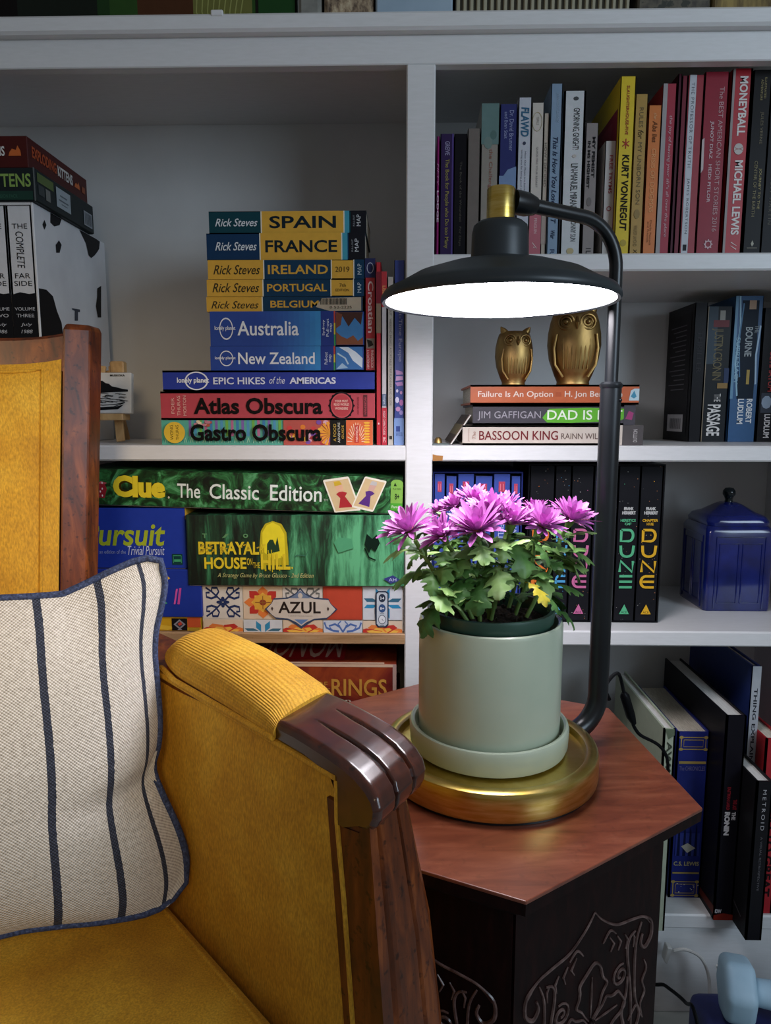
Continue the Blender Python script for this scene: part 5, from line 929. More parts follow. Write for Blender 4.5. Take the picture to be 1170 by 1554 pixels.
mb = MB(); mb.lathe([(0, cb-.003), (.0115, cb-.003), (.0118, cb), (.0118, ct-.001), (.0112, ct), (.0095, ct), (.0095, ct-.003), (0, ct-.003)], 40, br_); mb.build('brass_cap', lamp)
S = MB(); prof = [(0, cb), (.019, cb), (.0225, cb-.003), (.0238, cb-.009), (.0242, nb+.008), (.0245, nb+.002), (.030, nb-.0005), (.050, nb-.004), (.072, nb-.011), (.088, nb-.020), (.097, zr+.008), (.1005, zr+.003), (.1008, zr), (.0995, zr-.002), (.0968, zr-.001), (.0965, zr+.004), (.0, zr+.006)]
S.lathe(prof, 96, SHADE_BLACK()); S.build('lamp_shade', lamp, sharp=60)
m, nt, bs = new_mat('lit_diffuser'); bs.inputs['Base Color'].default_value = (.9, .9, .92, 1); bs.inputs['Emission Color'].default_value = (.97, .93, 1, 1); bs.inputs['Emission Strength'].default_value = LED_STRENGTH
S = MB(); n = 64; S.lathe([(.0962, zr+.0008), (.088, zr-.0022), (.070, zr-.0048), (.045, zr-.0066), (.02, zr-.0074), (.0001, zr-.0076)], n, m)
dif = S.build('diffuser', lamp, recalc=False); dif['label'] = 'glowing white diffuser'
# lamp cord with its inline plug
cp = [(px_+LX, py_+LY+.012, ZB+.05)]
P_ = [WY(938, 1020, .80), WY(948, 1056, .81), WY(957, 1085, .815), WY(968, 1112, .82)]
def spline(pts, n=8):
    pts = [Vector(p) for p in pts]; Q = [pts[0]]+pts+[pts[-1]]; out = []
    for i in range(1, len(Q)-2):
        for k in range(n):
            t = k/n; a, b, c, d = Q[i-1:i+3]; out.append(.5*((2*b)+(c-a)*t+(2*a-5*b+4*c-d)*t*t+(-a+3*b-3*c+d)*t**3))
    return out+[pts[-1]]
lc = thing('lamp_cord', 'black lamp cord with an inline plug hanging behind the hexagonal table', 'cord', (0, 0, 0)); mb = MB()
mb.tube(spline([(LX+px_+.0125, LY+py_+.004, ZB+.044), (LX+px_+.016, LY+py_+.03, ZB+.048), WY(938, 1022, .80), P_[1], P_[2], P_[3], (.330, .84, .40), (.31, .83, .25), WY(985, 1478, .81), WY(1010, 1496, .79), WY(1040, 1521, .75), WY(1058, 1552, .71), (.345, .66, .03), (.36, .62, .004), (.42, .58, .004)], 10), .0021, 8, ink('#111113', .5)); mb.build('cable', lc)
mb = MB(); mb.tube([WY(946, 1051, .81), WY(948, 1056, .81), WY(957, 1086, .815), WY(962, 1098, .8175)], [.003, .0056, .0056, .003], 12, ink('#0d0d0f', .4)); mb.build('inline_plug', lc)

# ------------------------------------------------------------------ pot, saucer and chrysanthemum
CER = noise_mat('sage_glaze', [(.25, '#b7c4ad'), (.55, '#c0cab3'), (.8, '#c8d0ba')], 14, rough=.28, coat=.3)
ZBT = ZB+BH-.007                                         # recessed plate of the lamp base
sc_ = WZ(741, 1090, ZBT+.024); SX, SY = sc_.x, sc_.y
o = thing('plant_saucer', 'sage green ceramic saucer on the brass lamp base', 'saucer', (SX, SY, ZBT+.0004)); mb = MB()
mb.lathe([(0, 0), (.067, 0), (.0712, .002), (.0728, .006), (.0735, .021), (.0725, .0238), (.0707, .0245), (.0688, .0236), (.0681, .0205), (.0676, .007), (.065, .005), (0, .005)], 80, CER); mb.build('dish', o)
ZPB = ZBT+.0058; pr_ = .0652; zpt = WY(742, 969, SY-pr_).z
o = thing('plant_pot', 'sage green ceramic cylinder pot holding the pink flowers', 'plant pot', (SX, SY, ZPB)); mb = MB(); ph_ = zpt-ZPB
mb.lathe([(0, 0), (.0600, 0), (.0632, .002), (.0646, .007), (pr_, .03), (pr_, ph_-.004), (pr_-.0008, ph_-.001), (pr_-.0025, ph_), (pr_-.0042, ph_-.001), (pr_-.005, ph_-.004), (pr_-.006, .012), (0, .010)], 96, CER)
rq = random.Random(3)
mb.build('cylinder', o)
# plant
G1 = noise_mat('nursery_pot_green', [(.3, '#2d4a3e'), (.7, '#35574a')], 12, rough=.4)
GZ = ZPB+.0128
pl = thing('potted_chrysanthemum', 'pink chrysanthemum with lobed green leaves in a dark green nursery pot', 'potted plant', (SX, SY, GZ)); ztop = zpt+.010-GZ; RN = .0572
mb = MB(); mb.lathe([(0, 0), (.048, 0), (.050, .003), (RN-.003, ztop-.012), (RN-.0005, ztop-.011), (RN+.0005, ztop-.002), (RN, ztop), (RN-.0035, ztop), (RN-.005, ztop-.004), (.0515, ztop-.016), (.0, ztop-.016)], 72, G1); mb.build('nursery_pot', pl)
SOIL = noise_mat('potting_soil', [(.35, '#120c08'), (.55, '#2e2018'), (.75, '#5d4535')], 220, rough=.95, bmp=1, dist=.004)
zs = ztop-.012; mb = MB()
rs = random.Random(21)
def soilp(i, j):
    a = 2*math.pi*i; r = .0520*j; return (r*math.cos(a), r*math.sin(a), zs+.004*(1-j*j)+(rs.random()-.5)*.004)
mb.grid(soilp, 40, 12, SOIL, False, close_u=True)
for i in range(60):
    a = rs.random()*6.28; r = .05*math.sqrt(rs.random()); mb.ball((r*math.cos(a), r*math.sin(a), zs+.005), .0012+.0015*rs.random(), SOIL, 3)
so = mb.build('soil', pl); so['kind'] = 'stuff'
# materials
def leaf_mat(name, stops):
    m, nt, bs = new_mat(name); t = N(nt, 'ShaderNodeTexCoord'); v = coords(nt, 'Object', (1, 1, 1)); n = N(nt, 'ShaderNodeTexNoise', Scale=60.0, Detail=4.0); L(nt, v, n.inputs['Vector'])
    L(nt, ramp(nt, n.outputs['Fac'], stops), bs.inputs['Base Color']); bs.inputs['Roughness'].default_value = .48
    bs.inputs['Subsurface Weight'].default_value = .0; bump(nt, bs, n.outputs['Fac'], .3, .001); return m
LM = [leaf_mat('leaf_green', [(.3, '#456f34'), (.6, '#668f48'), (.8, '#9aba72')]), leaf_mat('leaf_deep_green', [(.3, '#2f5526'), (.6, '#4a7836'), (.8, '#6f9a50')]), leaf_mat('leaf_pale_green', [(.3, '#6d9450'), (.6, '#98b96c'), (.8, '#c0d69a')])]
LY_ = leaf_mat('leaf_yellowing', [(.35, '#b8a92f'), (.6, '#c9b93c'), (.72, '#6b4a2a')])
STM = leaf_mat('stem_green', [(.3, '#5b7a3a'), (.7, '#7d9a50')])
PET = []
for i, st_ in enumerate(([(.3, '#b35cae'), (.6, '#c977c2'), (.8, '#d894cf')], [(.3, '#a84ba0'), (.6, '#c06ab8'), (.8, '#d588ca')])):
    PET.append(noise_mat('petal_pink_%s' % 'ab'[i], st_, 120, rough=.55))
CEN = noise_mat('flower_centre', [(.3, '#6b4a1f'), (.6, '#a8762f')], 300, rough=.8, bmp=.6)
def leaf_outline(n=60):
    """half-width along the leaf: three pairs of rounded lobes with fine teeth"""
    tab = [(0, .016), (.10, .022), (.16, .05), (.24, .17), (.29, .18), (.34, .075), (.38, .08), (.48, .25), (.54, .28), (.60, .13), (.64, .13), (.73, .22), (.78, .20), (.84, .105), (.90, .10), (.96, .055), (1, 0)]
    out = []
    for i in range(n+1):
        t = i/n
        for (t0, v0), (t1, v1) in zip(tab, tab[1:]):
            if t <= t1: k = (t-t0)/(t1-t0); k = k*k*(3-2*k); v = v0+(v1-v0)*k; break
        out.append((t, v*1.12*(1+.07*math.sin(t*75)) if 0 < t < 1 else v))
    return out
OUT = leaf_outline()
def leaf(ln, base, az, pitch, droop, roll, mat, rnd):
    mb = MB(); nW = 7; R_ = Matrix.Rotation(az, 3, 'Z'); vs = []; fs = []; B = Vector(base); curl = .25+.35*rnd.random(); wv = rnd.random()*6
    for i, (t, hw_) in enumerate(OUT):
        ang = pitch-droop*t; 
        # integrate the midrib
        if i == 0: x, z = 0.0, 0.0
        else: dl = ln/(len(OUT)-1); x += dl*math.cos(ang); z += dl*math.sin(ang)
        for k in range(nW):
            s = (k/(nW-1)*2-1); w_ = s*hw_*ln*.95; up_ = -curl*abs(s)**1.5*hw_*ln*.5+.02*ln*math.sin(t*14+wv+s*2)*abs(s)+(.012*ln*(1-abs(s)*6) if abs(s) < .16 else 0)
            p = Vector((x-math.sin(ang)*up_-abs(s)*hw_*ln*.25*0, w_*math.cos(roll)-up_*math.sin(roll)*0, z+math.cos(ang)*up_+w_*math.sin(roll)))
            p.x += abs(s)*hw_*ln*.35*math.cos(ang); p.z += abs(s)*hw_*ln*.35*math.sin(ang)
            vs.append(B+R_ @ p)
    for i in range(len(OUT)-1):
        for k in range(nW-1):
            a = i*nW+k; fs.append((a, a+1, a+nW+1, a+nW))
    mb.add(vs, fs, mat, True); return mb
fl_px = [(622, 800, 40, -.035, 1.0), (672, 808, 33, -.03, .8), (668, 772, 22, .03, .9), (692, 764, 26, .02, .7), (718, 755, 28, .02, .6), (724, 800, 46, -.035, .75), (745, 776, 38, -.012, .55), (776, 790, 36, -.025, .7), (768, 764, 26, .02, .5), (812, 772, 26, .022, .6), (823, 793, 36, -.02, .7), (866, 783, 36, -.005, .75)]
rf = random.Random(77)
zbase = zs+.004
stems = []
for i, (fx, fy, frp, dy, op) in enumerate(fl_px):
    C_ = WY(fx, fy+6, SY+dy); loc = Vector((C_.x-SX, dy, C_.z-GZ)); fr_ = frp/1082*.655*1.02
    # stem
    a = rf.random()*6.28; r0 = .012+.03*rf.random(); b0 = Vector((loc.x*.35+.01*math.cos(a), loc.y*.4+.01*math.sin(a), zbase)); mid = (b0+loc)/2+Vector((loc.x*.05, loc.y*.05, .004))
    ax = Vector((loc.x*5+rf.uniform(-.35, .35), -.28+loc.y*5+rf.uniform(-.25, .25), 1.0)).normalized()
    end = loc-ax*.010
    sm = MB(); pts = spline([b0, mid, end-ax*.012, end], 6); sm.tube(pts, [.0019]*len(pts), 8, STM); so_ = sm.build('stem', pl); stems.append((b0, mid, end))
    f = MB(); q = ax.to_track_quat('Z', 'Y').to_matrix()
    for ring, (np_, tilt_, ls) in enumerate(((15, .12, 1.06), (15, .42, 1.04), (12, .72, .98), (9, 1.02, .82), (6, 1.25, .55))):
        for k in range(np_):
            aa = 2*math.pi*(k+.5*(ring % 2)+rf.uniform(-.28, .28))/np_; el = tilt_+.30*(1-op)+rf.uniform(-.16, .2)+.10; ln = fr_*ls*rf.uniform(.84, 1.10); wdt = fr_*.085*rf.uniform(.8, 1.2); vs = []; nl = 6; dr = rf.uniform(-.2, .45)*(1-ring*.15)
            x, z = fr_*.06, .0; tw = rf.uniform(-.4, .4)
            for j in range(nl+1):
                t = j/nl; e2 = el-dr*t*t
                if j: x += ln/nl*math.cos(e2); z += ln/nl*math.sin(e2)
                hw2 = wdt*(.4+.8*math.sin(math.pi*min(1, t*.88))**.8)*(1 if t < .95 else .35)
                for s in (-1, 0, 1):
                    p = Vector((x, s*hw2, z+abs(s)*hw2*.45+s*hw2*tw*t)); vs.append(loc+q @ (Matrix.Rotation(aa, 3, 'Z') @ p))
            fs = []
            for j in range(nl): fs += [(3*j, 3*j+1, 3*j+4, 3*j+3), (3*j+1, 3*j+2, 3*j+5, 3*j+4)]
            f.add(vs, fs, PET[rf.random() < .4], True)
    fo = f.build('flower', pl, recalc=False, sharp=80)
    c = MB(); c.ball(loc+ax*.002, fr_*.16, CEN, 8); c.tube([loc-ax*.008, loc-ax*.003, loc+ax*.001], [.0022, fr_*.17, fr_*.2], 12, STM); c.build('flower_centre', fo)
rl = random.Random(5); nleaf = 0
def clear_rim(lb):
    zrim = zpt-GZ+.002; out = []
    for x, y, z in lb.v:
        r = math.hypot(x, y)
        if z < zrim and r < pr_+.0025:
            if r > RN-.002: k = (pr_+.0025)/r; x, y = x*k, y*k
            else: z = max(z, zs+.006)
        out.append((x, y, z))
    lb.v = out; return lb
def put_leaf(ln, base, az, pitch, droop, mat):
    global nleaf
    lb = clear_rim(leaf(ln, base, az, pitch, droop, rl.uniform(-.5, .5), mat, rl)); nleaf += 1; return lb.build('leaf', pl, recalc=False, sharp=70)
for b0, mid, end in stems:
    for k in range(6):
        t = (.22, .38, .52, .64, .76, .88)[k]+rl.uniform(-.06, .06); p = b0*(1-t)**2+mid*2*t*(1-t)+end*t*t if True else mid
        out = math.atan2(p.y, p.x) if p.xy.length > .012 else rl.random()*6.28
        az = out+rl.uniform(-1.3, 1.3); put_leaf(rl.uniform(.038, .055)*(1.1-.38*t), p, az, rl.uniform(.15, .8), rl.uniform(.6, 1.7), LM[rl.choice((0, 0, 1, 2, 2))])
for (tx, ty, yy, ln, mat) in [(640, 962, -.045, .052, 1), (718, 928, -.062, .050, 1), (792, 872, -.05, .055, 0), (700, 870, -.055, .050, 0), (665, 880, -.05, .046, 0), (756, 905, -.06, .045, 2), (836, 905, -.045, .040, 2), (880, 878, -.01, .046, 2), (872, 952, -.01, .034, 1), (625, 878, -.03, .040, 1), (890, 868, .0, .03, 2), (880, 845, -.02, .034, 0), (640, 845, -.03, .036, 0), (760, 850, -.05, .036, 2), (832, 856, -.045, .04, 0), (690, 915, -.055, .04, 1), (618, 860, -.02, .03, 0), (845, 930, -.05, .03, 1)]:
    T_ = WY(tx, ty, SY+yy); tip = Vector((T_.x-SX, yy, T_.z-GZ)); h = tip.xy.normalized(); base = Vector((tip.x-h.x*ln*.72, tip.y-h.y*ln*.72, tip.z+ln*.42)); dv = math.atan2(h.y, h.x)
    put_leaf(ln, base, dv+rl.uniform(-.15, .15), .28, 1.75, LM[mat])
T_ = WY(815, 915, SY-.06); put_leaf(.032, (T_.x-SX-.008, -.045, T_.z-GZ+.014), -.9, .1, 1.4, LY_)['label'] = 'yellowing leaf'

# the crowded small leaves between the stems
fol = MB(); rg = random.Random(31)
for i in range(70):
    b0, mid, end = stems[i % len(stems)]; t = rg.uniform(.15, .9); p = b0*(1-t)**2+mid*2*t*(1-t)+end*t*t; lb = clear_rim(leaf(rg.uniform(.022, .036), p, rg.random()*6.28, rg.uniform(.1, .9), rg.uniform(.5, 1.5), rg.uniform(-.5, .5), LM[rg.choice((0, 1, 1, 2))], rg))
    o_ = len(fol.v); fol.v += lb.v; k_ = fol.mi(lb.mats[0]); fol.f += [tuple(o_+q_ for q_ in f_) for f_ in lb.f]; fol.m += [k_]*len(lb.f); fol.sm += lb.sm
fo_ = fol.build('small_foliage', pl, recalc=False, sharp=70); fo_['kind'] = 'stuff'
# ------------------------------------------------------------------ armchair
AX = Vector((.698, -.716, 0)); BX = Vector((.716, .698, 0))          # along the right arm (forward) and across it (outward)
TH = math.radians(25); CF = Vector((math.sin(TH), -math.cos(TH), 0)); CW = Vector((math.cos(TH), math.sin(TH), 0))   # chair's facing and its right as seen
def AB(a, b, z): return AX*a+BX*b+Vector((0, 0, z))
SEAT = .408
Pf = AB(-.288, .258, 0); MIDP = Pf-CW*.33                              # a point on the chair's centre plane
def mirror(p): p = Vector(p); return p-2*((p-MIDP).dot(CW))*CW
chair = thing('armchair', 'old wooden armchair upholstered in mustard velvet with carved scroll arms', 'armchair', (MIDP.x, MIDP.y, 0))
ORG = Vector((MIDP.x, MIDP.y, 0))
VEL, CRD, WAL, WAR = m_velvet(), m_velvet('mustard_corduroy', True), WALNUT(), WALNUT_ARM()
def cbuild(mb, name, parent=chair, sharp=40):
    """link the part, and its mirror image where the chair has two of them"""
    mb.v = [tuple(Vector(p)-ORG) for p in mb.v]; return mb.build(name, parent, sharp)
def both(make, name, sharp=40, sub=None):
    for mir in (False, True):
        mb = make()
        if mir: mb.v = [tuple(mirror(p)) for p in mb.v]
        o = cbuild(mb, name, chair, sharp)
        if sub:
            m2 = sub[1]()
            if mir: m2.v = [tuple(mirror(p)) for p in m2.v]
            cbuild(m2, sub[0], o)
# scroll arm rest
def interp(tab, t):
    for (t0, v0), (t1, v1) in zip(tab, tab[1:]):
        if t <= t1: k = (t-t0)/(t1-t0); return tuple(a+(b-a)*k for a, b in zip(v0, v1))
    return tab[-1][1]
B0, B1 = .2574, .3192
path = [(-.4032, .6212), (-.3864, .6236), (-.366, .6243), (-.348, .6236), (-.330, .6226), (-.3144, .6210), (-.3024, .6183), (-.2928, .6140), (-.2862, .6086), (-.2834, .6020), (-.2842, .5954), (-.2874, .5894), (-.2928, .5846), (-.3000, .5826)]
def arm_rest():
    mb = MB(); nb = 91; pth = []
    # densify the path
    for i in range(len(path)-1):
        for k in range(4): t = k/4; pth.append((path[i][0]*(1-t)+path[i+1][0]*t, path[i][1]*(1-t)+path[i+1][1]*t))
    pth.append(path[-1]); n = len(pth)
    def P(i, j):
        ii = min(n-1, round(i*(n-1))); a, z = pth[ii]; a0, z0 = pth[max(0, ii-1)]; a1, z1 = pth[min(n-1, ii+1)]
        l = math.hypot(a1-a0, z1-z0); na, nz = -(z1-z0)/l, (a1-a0)/l
        bb = B0+(B1-B0)*j; fr = ii/(n-1); g = 0
        for c in (.36, .70):
            w_ = .021*min(1, max(0, (fr-.16)/.10)); 
            if w_ > .003: g += math.exp(-((j-c)/w_)**2)
        g = min(1, g)*.0034*min(1, max(0, (fr-.14)/.12))
        edge = .0042*(max(0, 1-j/.09)**2+max(0, 1-(1-j)/.09)**2)
        d = g+edge
        return AB(a-na*d-.30*(bb-B0), bb, z-nz*d)
    mb.grid(P, n, nb, WAR)
    # underside and the flat cheeks
    und = [(-.3000, .5826), (-.3144, .5798), (-.3225, .5786), (-.3225, .6078), (-.354, .6125), (-.4032, .6130)]
    mb.grid(lambda i, j: AB(interp([(k/(len(und)-1), u) for k, u in enumerate(und)], i)[0]-.3*(B1-B0)*j, B0+(B1-B0)*j, interp([(k/(len(und)-1), u) for k, u in enumerate(und)], i)[1]), 12, 2, WAR, False)
    for bb, s in ((B0, .0), (B1, 1)):
        e = [( pth[i][0], pth[i][1]) for i in range(0, n)]
        e2 = []
        for i, (a, z) in enumerate(e):
            a0, z0 = e[max(0, i-1)]; a1, z1 = e[min(n-1, i+1)]; l = math.hypot(a1-a0, z1-z0); e2.append((a+(z1-z0)/l*.0042, z-(a1-a0)/l*.0042))
        poly = [AB(a-.3*(bb-B0), bb, z) for a, z in e2+und[1:]]
        mb.add(poly, [tuple(range(len(poly)))], WAR)
    # rail running back under the pad to the back post
    q = lambda a, z0, z1: [AB(a, B0+.004, z0), AB(a-.014, B0+.054, z0), AB(a-.014, B0+.054, z1), AB(a, B0+.004, z1)]
    mb.hexa(q(-.396, .598, .6145), q(-.735, .588, .608), WAL, .002)
    return mb
both(arm_rest, 'arm_rest', 35)
def arm_pad():
    mb = MB(); a0, a1 = -.572, -.3858
    def P(i, j):
        # i along, j around the section
        e = 1-max(0, 1-i/.22)**2.2*.55; e2 = 1-.42*max(0, (i-.55)/.45)**1.6-.18*max(0, (i-.94)/.06)**2
        hw = .0340*(1-max(0, 1-i/.3)**2*.30); cen = B0+.0314+.0045*(1-i)
        th = math.pi*2*j; cy, cz = math.cos(th), math.sin(th)
        y = hw*(abs(cy)**.75)*(1 if cy > 0 else -1); z = .0265*e*e2*(abs(cz)**.8) if cz > 0 else -.0060*(abs(cz)**.8)
        a = a0+(a1-a0)*i; bb = cen+y
        return AB(a-.30*(bb-B0), bb, .6158+z+.001*math.sin(i*3.1))
    mb.grid(P, 36, 41, CRD, True, uvfn=lambda i, j: (j*2.6, i))
    for i in (0, 1): mb.add([P(i, j/40) for j in range(40)], [tuple(range(40))], CRD, True, [(.5, i)]*40)
    return mb
def pad_welt():
    mb = MB(); mb.tube([AB(-.565+.179*t, B0-.0022+.006*max(0, 1-t/.2), .6134) for t in [i/20 for i in range(21)]], .0022, 8, VEL); return mb
both(arm_pad, 'arm_pad', 60, ('welt', pad_welt))
# front leg: tapered fluted post
def front_leg():
    mb = MB(); nz = 24
    def sec(z):
        t = (.582-z); ai = -.291+.10*t; bo = .3024+min(.0230, .21*t)
        w_ = bo-B0-.001
        pts = []
        prof = [(0, 0), (.16, 0), (.20, -.0028), (.25, 0), (.30, .0012), (.62, .0012), (.66, -.0032), (.71, 0), (.92, -.0005), (1, -.003)]
        for s, d in prof: b_ = B0+.001+w_*s; pts.append(AB(ai+d-.24*w_*s, b_, z))
        pts += [AB(ai-.040, B0+.001+w_, z), AB(ai-.040, B0+.001, z)]
        return pts
    zs_ = [.0, .15, .30, .42, .50, .56, .592]; loops = [sec(z) for z in zs_]; n = len(loops[0]); vs = [p for l in loops for p in l]; fs = []
    for k in range(len(loops)-1):
        for i in range(n): fs.append((k*n+i, k*n+(i+1) % n, (k+1)*n+(i+1) % n, (k+1)*n+i))
    fs.append(tuple(range(n))[::-1]); fs.append(tuple((len(loops)-1)*n+i for i in range(n))); mb.add(vs, fs, WAL); return mb
both(front_leg, 'front_leg', 30)
# upholstered inner side panels
def side_panel():
    mb = MB()
    fz = [(.194, -.2832), (.362, -.2994), (.449, -.3085), (.530, -.3162), (.5804, -.3226), (.6074, -.3233)]
    def P(i, j):
        z = .20+(.6086-.20)*j; af = interp([(a, (b,)) for a, b in fz], z)[0]+.0008; a = -.735+(af+.735)*i
        edge = min(1, (1-i)*9)*min(1, (1-j)*8); bb = .2622-.0050*math.sqrt(max(0, edge))+.0008*math.sin(i*9+j*4)
        return AB(a, bb, z)
    mb.grid(P, 40, 30, VEL)
    mb.grid(lambda i, j: P(i, j)+BX*.022, 10, 8, VEL)
    for jj in (0, 1): mb.grid(lambda i, j: P(i, jj)+BX*.022*j, 20, 2, VEL, False)
    for ii in (0, 1): mb.grid(lambda i, j: P(ii, i)+BX*.022*j, 12, 2, VEL, False)
    return mb
def panel_welt():
    mb = MB(); mb.tube([AB(-.3218, B0+.0012, .6074)]+[AB(a+.001, B0+.0012, z) for z, a in ((.5804, -.3226), (.530, -.3164), (.449, -.3087), (.362, -.2996), (.22, -.286))], .0021, 8, VEL)
    mb.tube([AB(-.72+.398*t, B0+.001, .6086) for t in [i/20 for i in range(21)]], .0022, 8, VEL); return mb
both(side_panel, 'side_panel', 60, ('welt', panel_welt))
# back posts (they run down to the floor as rear legs)
Yp = .72; f1b, f2b, f3b = WY(91, 870, Yp-.018), WY(132.5, 870, Yp), WY(149, 870, Yp+.028)
Yt = .757; f1t, f2t, f3t = WY(96, 497, Yt-.018), WY(138, 493, Yt), WY(154.5, 503, Yt+.028)
TOPZ = f2t.z
BK = -CF*.036
def back_post():
    mb = MB(); up_ = (f2t-f2b)
    def sec(z):
        k = (z-f2b.z)/(f2t.z-f2b.z) if z > .5 else (.5-f2b.z)/(f2t.z-f2b.z)+(z-.5)*(-.9)
        out = []
        for b_, t_ in ((f1b, f1t), (f2b, f2t), (f3b, f3t)):
            p = b_+(Vector((t_.x, t_.y, t_.z))-b_)*k; p.z = z; out.append(p)
        out.append(out[2]+BK*.45); out.append(out[0]+BK)
        return out
    lo = [sec(z) for z in (0, .25, .5, .62, .75, TOPZ-.006)]; top = sec(TOPZ); c = sum(top, Vector())/5; lo.append([c+(p-c)*.86 for p in top])
    n = 5; vs = [p for l in lo for p in l]; fs = []
    for k in range(len(lo)-1):
        for i in range(n): fs.append((k*n+i, k*n+(i+1) % n, (k+1)*n+(i+1) % n, (k+1)*n+i))
    fs.append(tuple(range(n))[::-1]); fs.append(tuple((len(lo)-1)*n+i for i in range(n))); 
    bm = bmesh.new(); vv = [bm.verts.new(p) for p in vs]
    for f in fs: bm.faces.new([vv[i] for i in f])
    bmesh.ops.recalc_face_normals(bm, faces=bm.faces)
    es = [e for e in bm.edges if e.calc_face_angle(0) > .5]; bmesh.ops.bevel(bm, geom=es, offset=.0022, segments=2, affect='EDGES', profile=.5)
    mb.bm(bm, WAL, False); return mb
both(back_post, 'back_post', 30)
# crest rail and the back cushion span between the posts
F1 = lambda z: f1b+(f1t-f1b)*((z-f1b.z)/(f1t.z-f1b.z))
BWID = 2*((F1(.75)-MIDP).dot(CW))
def back_pt(t, z, off=0):
    """t from 0 at the right post to 1 at the left one"""
    R_ = F1(z); Lp = mirror(R_); p = R_.lerp(Lp, t); p.z = z; return p+CF*off
zr0, zr1 = WY(90, 548, Yt-.02).z, WY(92, 505, Yt-.02).z
sag = lambda t: -.008*(1-abs(2*t-1)**6)
mb = MB(); n = 24; sect = [(-.001, zr0-.01), (-.001, zr1-.003), (-.005, zr1), (-.026, zr1), (-.028, zr0-.01)]
mb.grid(lambda i, j: back_pt(i*1.0, sect[min(4, round(j*4))][1]+sag(i), sect[min(4, round(j*4))][0]), 40, 5, WAL, False); mb.grid(lambda i, j: back_pt(i, zr0-.01+sag(i), -.001-.027*j), 40, 2, WAL, False); cbuild(mb, 'crest_rail', chair, 30)
zc1 = WY(85, 545, Yt-.025).z
def cush(i, j):
    z = SEAT-.03+(zc1+sag(i)-SEAT+.03)*j; e = min(i, 1-i)*BWID; e2 = (1-j)*(zc1-SEAT)
    bul = .016*(1-math.exp(-e/.018))*(1-math.exp(-e2/.018)); return back_pt(.004+.992*i, z, .002+bul)
mb = MB(); mb.grid(cush, 60, 48, VEL); mb.grid(lambda i, j: back_pt(i, SEAT-.03+(zc1-SEAT+.03)*j+sag(i)*j, -.02), 4, 4, VEL)
for ii in (0, 1): mb.grid(lambda i, j: cush(ii, i).lerp(back_pt(ii, SEAT-.03+(zc1-SEAT+.03)*i, -.02), j), 20, 2, VEL)
for jj in (0, 1): mb.grid(lambda i, j: cush(i, jj).lerp(back_pt(i, (SEAT-.03 if jj == 0 else zc1+sag(i)), -.02), j), 30, 2, VEL)
bcu = cbuild(mb, 'back_cushion', chair, 70)
mb = MB(); ins = .0165/BWID
mb.tube([cush(ins, j/20*.985)+CF*.0006 for j in range(21)]+[cush(ins+(1-2*ins)*i/30, .985)+CF*.0006 for i in range(1, 31)]+[cush(1-ins, .985-j/20*.985)+CF*.0006 for j in range(1, 21)], .0017, 8, VEL); cbuild(mb, 'piping', bcu)
# seat: cushion on a frame
fr_r = AB(-.314, B0-.001, 0); bk_r = AB(-.735, B0-.001, 0); fr_l, bk_l = mirror(fr_r), mirror(bk_r)
def seat_pt(i, j, z): return bk_r.lerp(bk_l, i).lerp(fr_r.lerp(fr_l, i), j)+CF*(.02*j*math.sin(math.pi*i))+Vector((0, 0, z))
def seat_top(i, j):
    e = min(i, 1-i)*.56; f = (1-j)*.45; b_ = j*.45
    return seat_pt(i, j, SEAT-.022+.022*(1-math.exp(-e/.006))*(1-math.exp(-f/.008))+.004*math.sin(math.pi*i)*math.sin(math.pi*j))
mb = MB(); mb.grid(seat_top, 60, 50, VEL); mb.grid(lambda i, j: seat_pt(i, j, SEAT-.10), 4, 4, VEL)
for jj in (0, 1): mb.grid(lambda i, j: seat_top(i, jj).lerp(seat_pt(i, jj, SEAT-.10), j), 30, 3, VEL)
for ii in (0, 1): mb.grid(lambda i, j: seat_top(ii, i).lerp(seat_pt(ii, i, SEAT-.10), j), 30, 3, VEL)
sc = cbuild(mb, 'seat_cushion', chair, 70)
mb = MB(); mb.tube([seat_top(.030, j/30*.98)+Vector((0, 0, .0004)) for j in range(31)]+[seat_top(.03+.94*i/30, .98) for i in range(1, 31)]+[seat_top(.97, .98-j/30*.98) for j in range(1, 31)], .0021, 8, VEL); cbuild(mb, 'piping', sc)
mb = MB(); q = [seat_pt(.01, .98, SEAT-.17), seat_pt(.99, .98, SEAT-.17), seat_pt(.99, .02, SEAT-.17), seat_pt(.01, .02, SEAT-.17)]; mb.hexa(q, [p+Vector((0, 0, .068)) for p in q], WAL, .003); cbuild(mb, 'seat_rail')

# ------------------------------------------------------------------ striped pillow leaning on the chair back
def WB(px, py, bb):
    r = ray(px, py); o = Vector((0, 0, ZC)); return o+r*((bb-o.dot(BX))/r.dot(BX))
BRp = WB(283, 1340, .249); e1 = CW; TRp = WY(240, 856, .585); PD = (TRp-BRp); PD = (PD-e1*PD.dot(e1)).normalized(); PN = e1.cross(PD).normalized()
if PN.dot(CF) < 0: PN = -PN
def pl_uv(px, py, off=0): p = WP(px, py, BRp+PN*off, PN)-BRp; return p.dot(e1), p.dot(PD)
right = [pl_uv(*p) for p in [(282, 1340), (284, 1318), (276, 1292), (262, 1255), (246, 1215), (235, 1188), (241, 1150), (243, 1110), (240, 1060), (236, 1010), (233, 970), (235, 930), (243, 893), (249, 868), (244, 851)]]
topc = [pl_uv(*p) for p in [(244, 851), (228, 846), (205, 851), (170, 866), (130, 886), (95, 902), (60, 905), (0, 908)]]
botc = [pl_uv(*p) for p in [(282, 1340), (255, 1376), (215, 1390), (160, 1396), (100, 1401), (40, 1411), (0, 1422)]]
WID = .44; uL = right[0][0]-WID
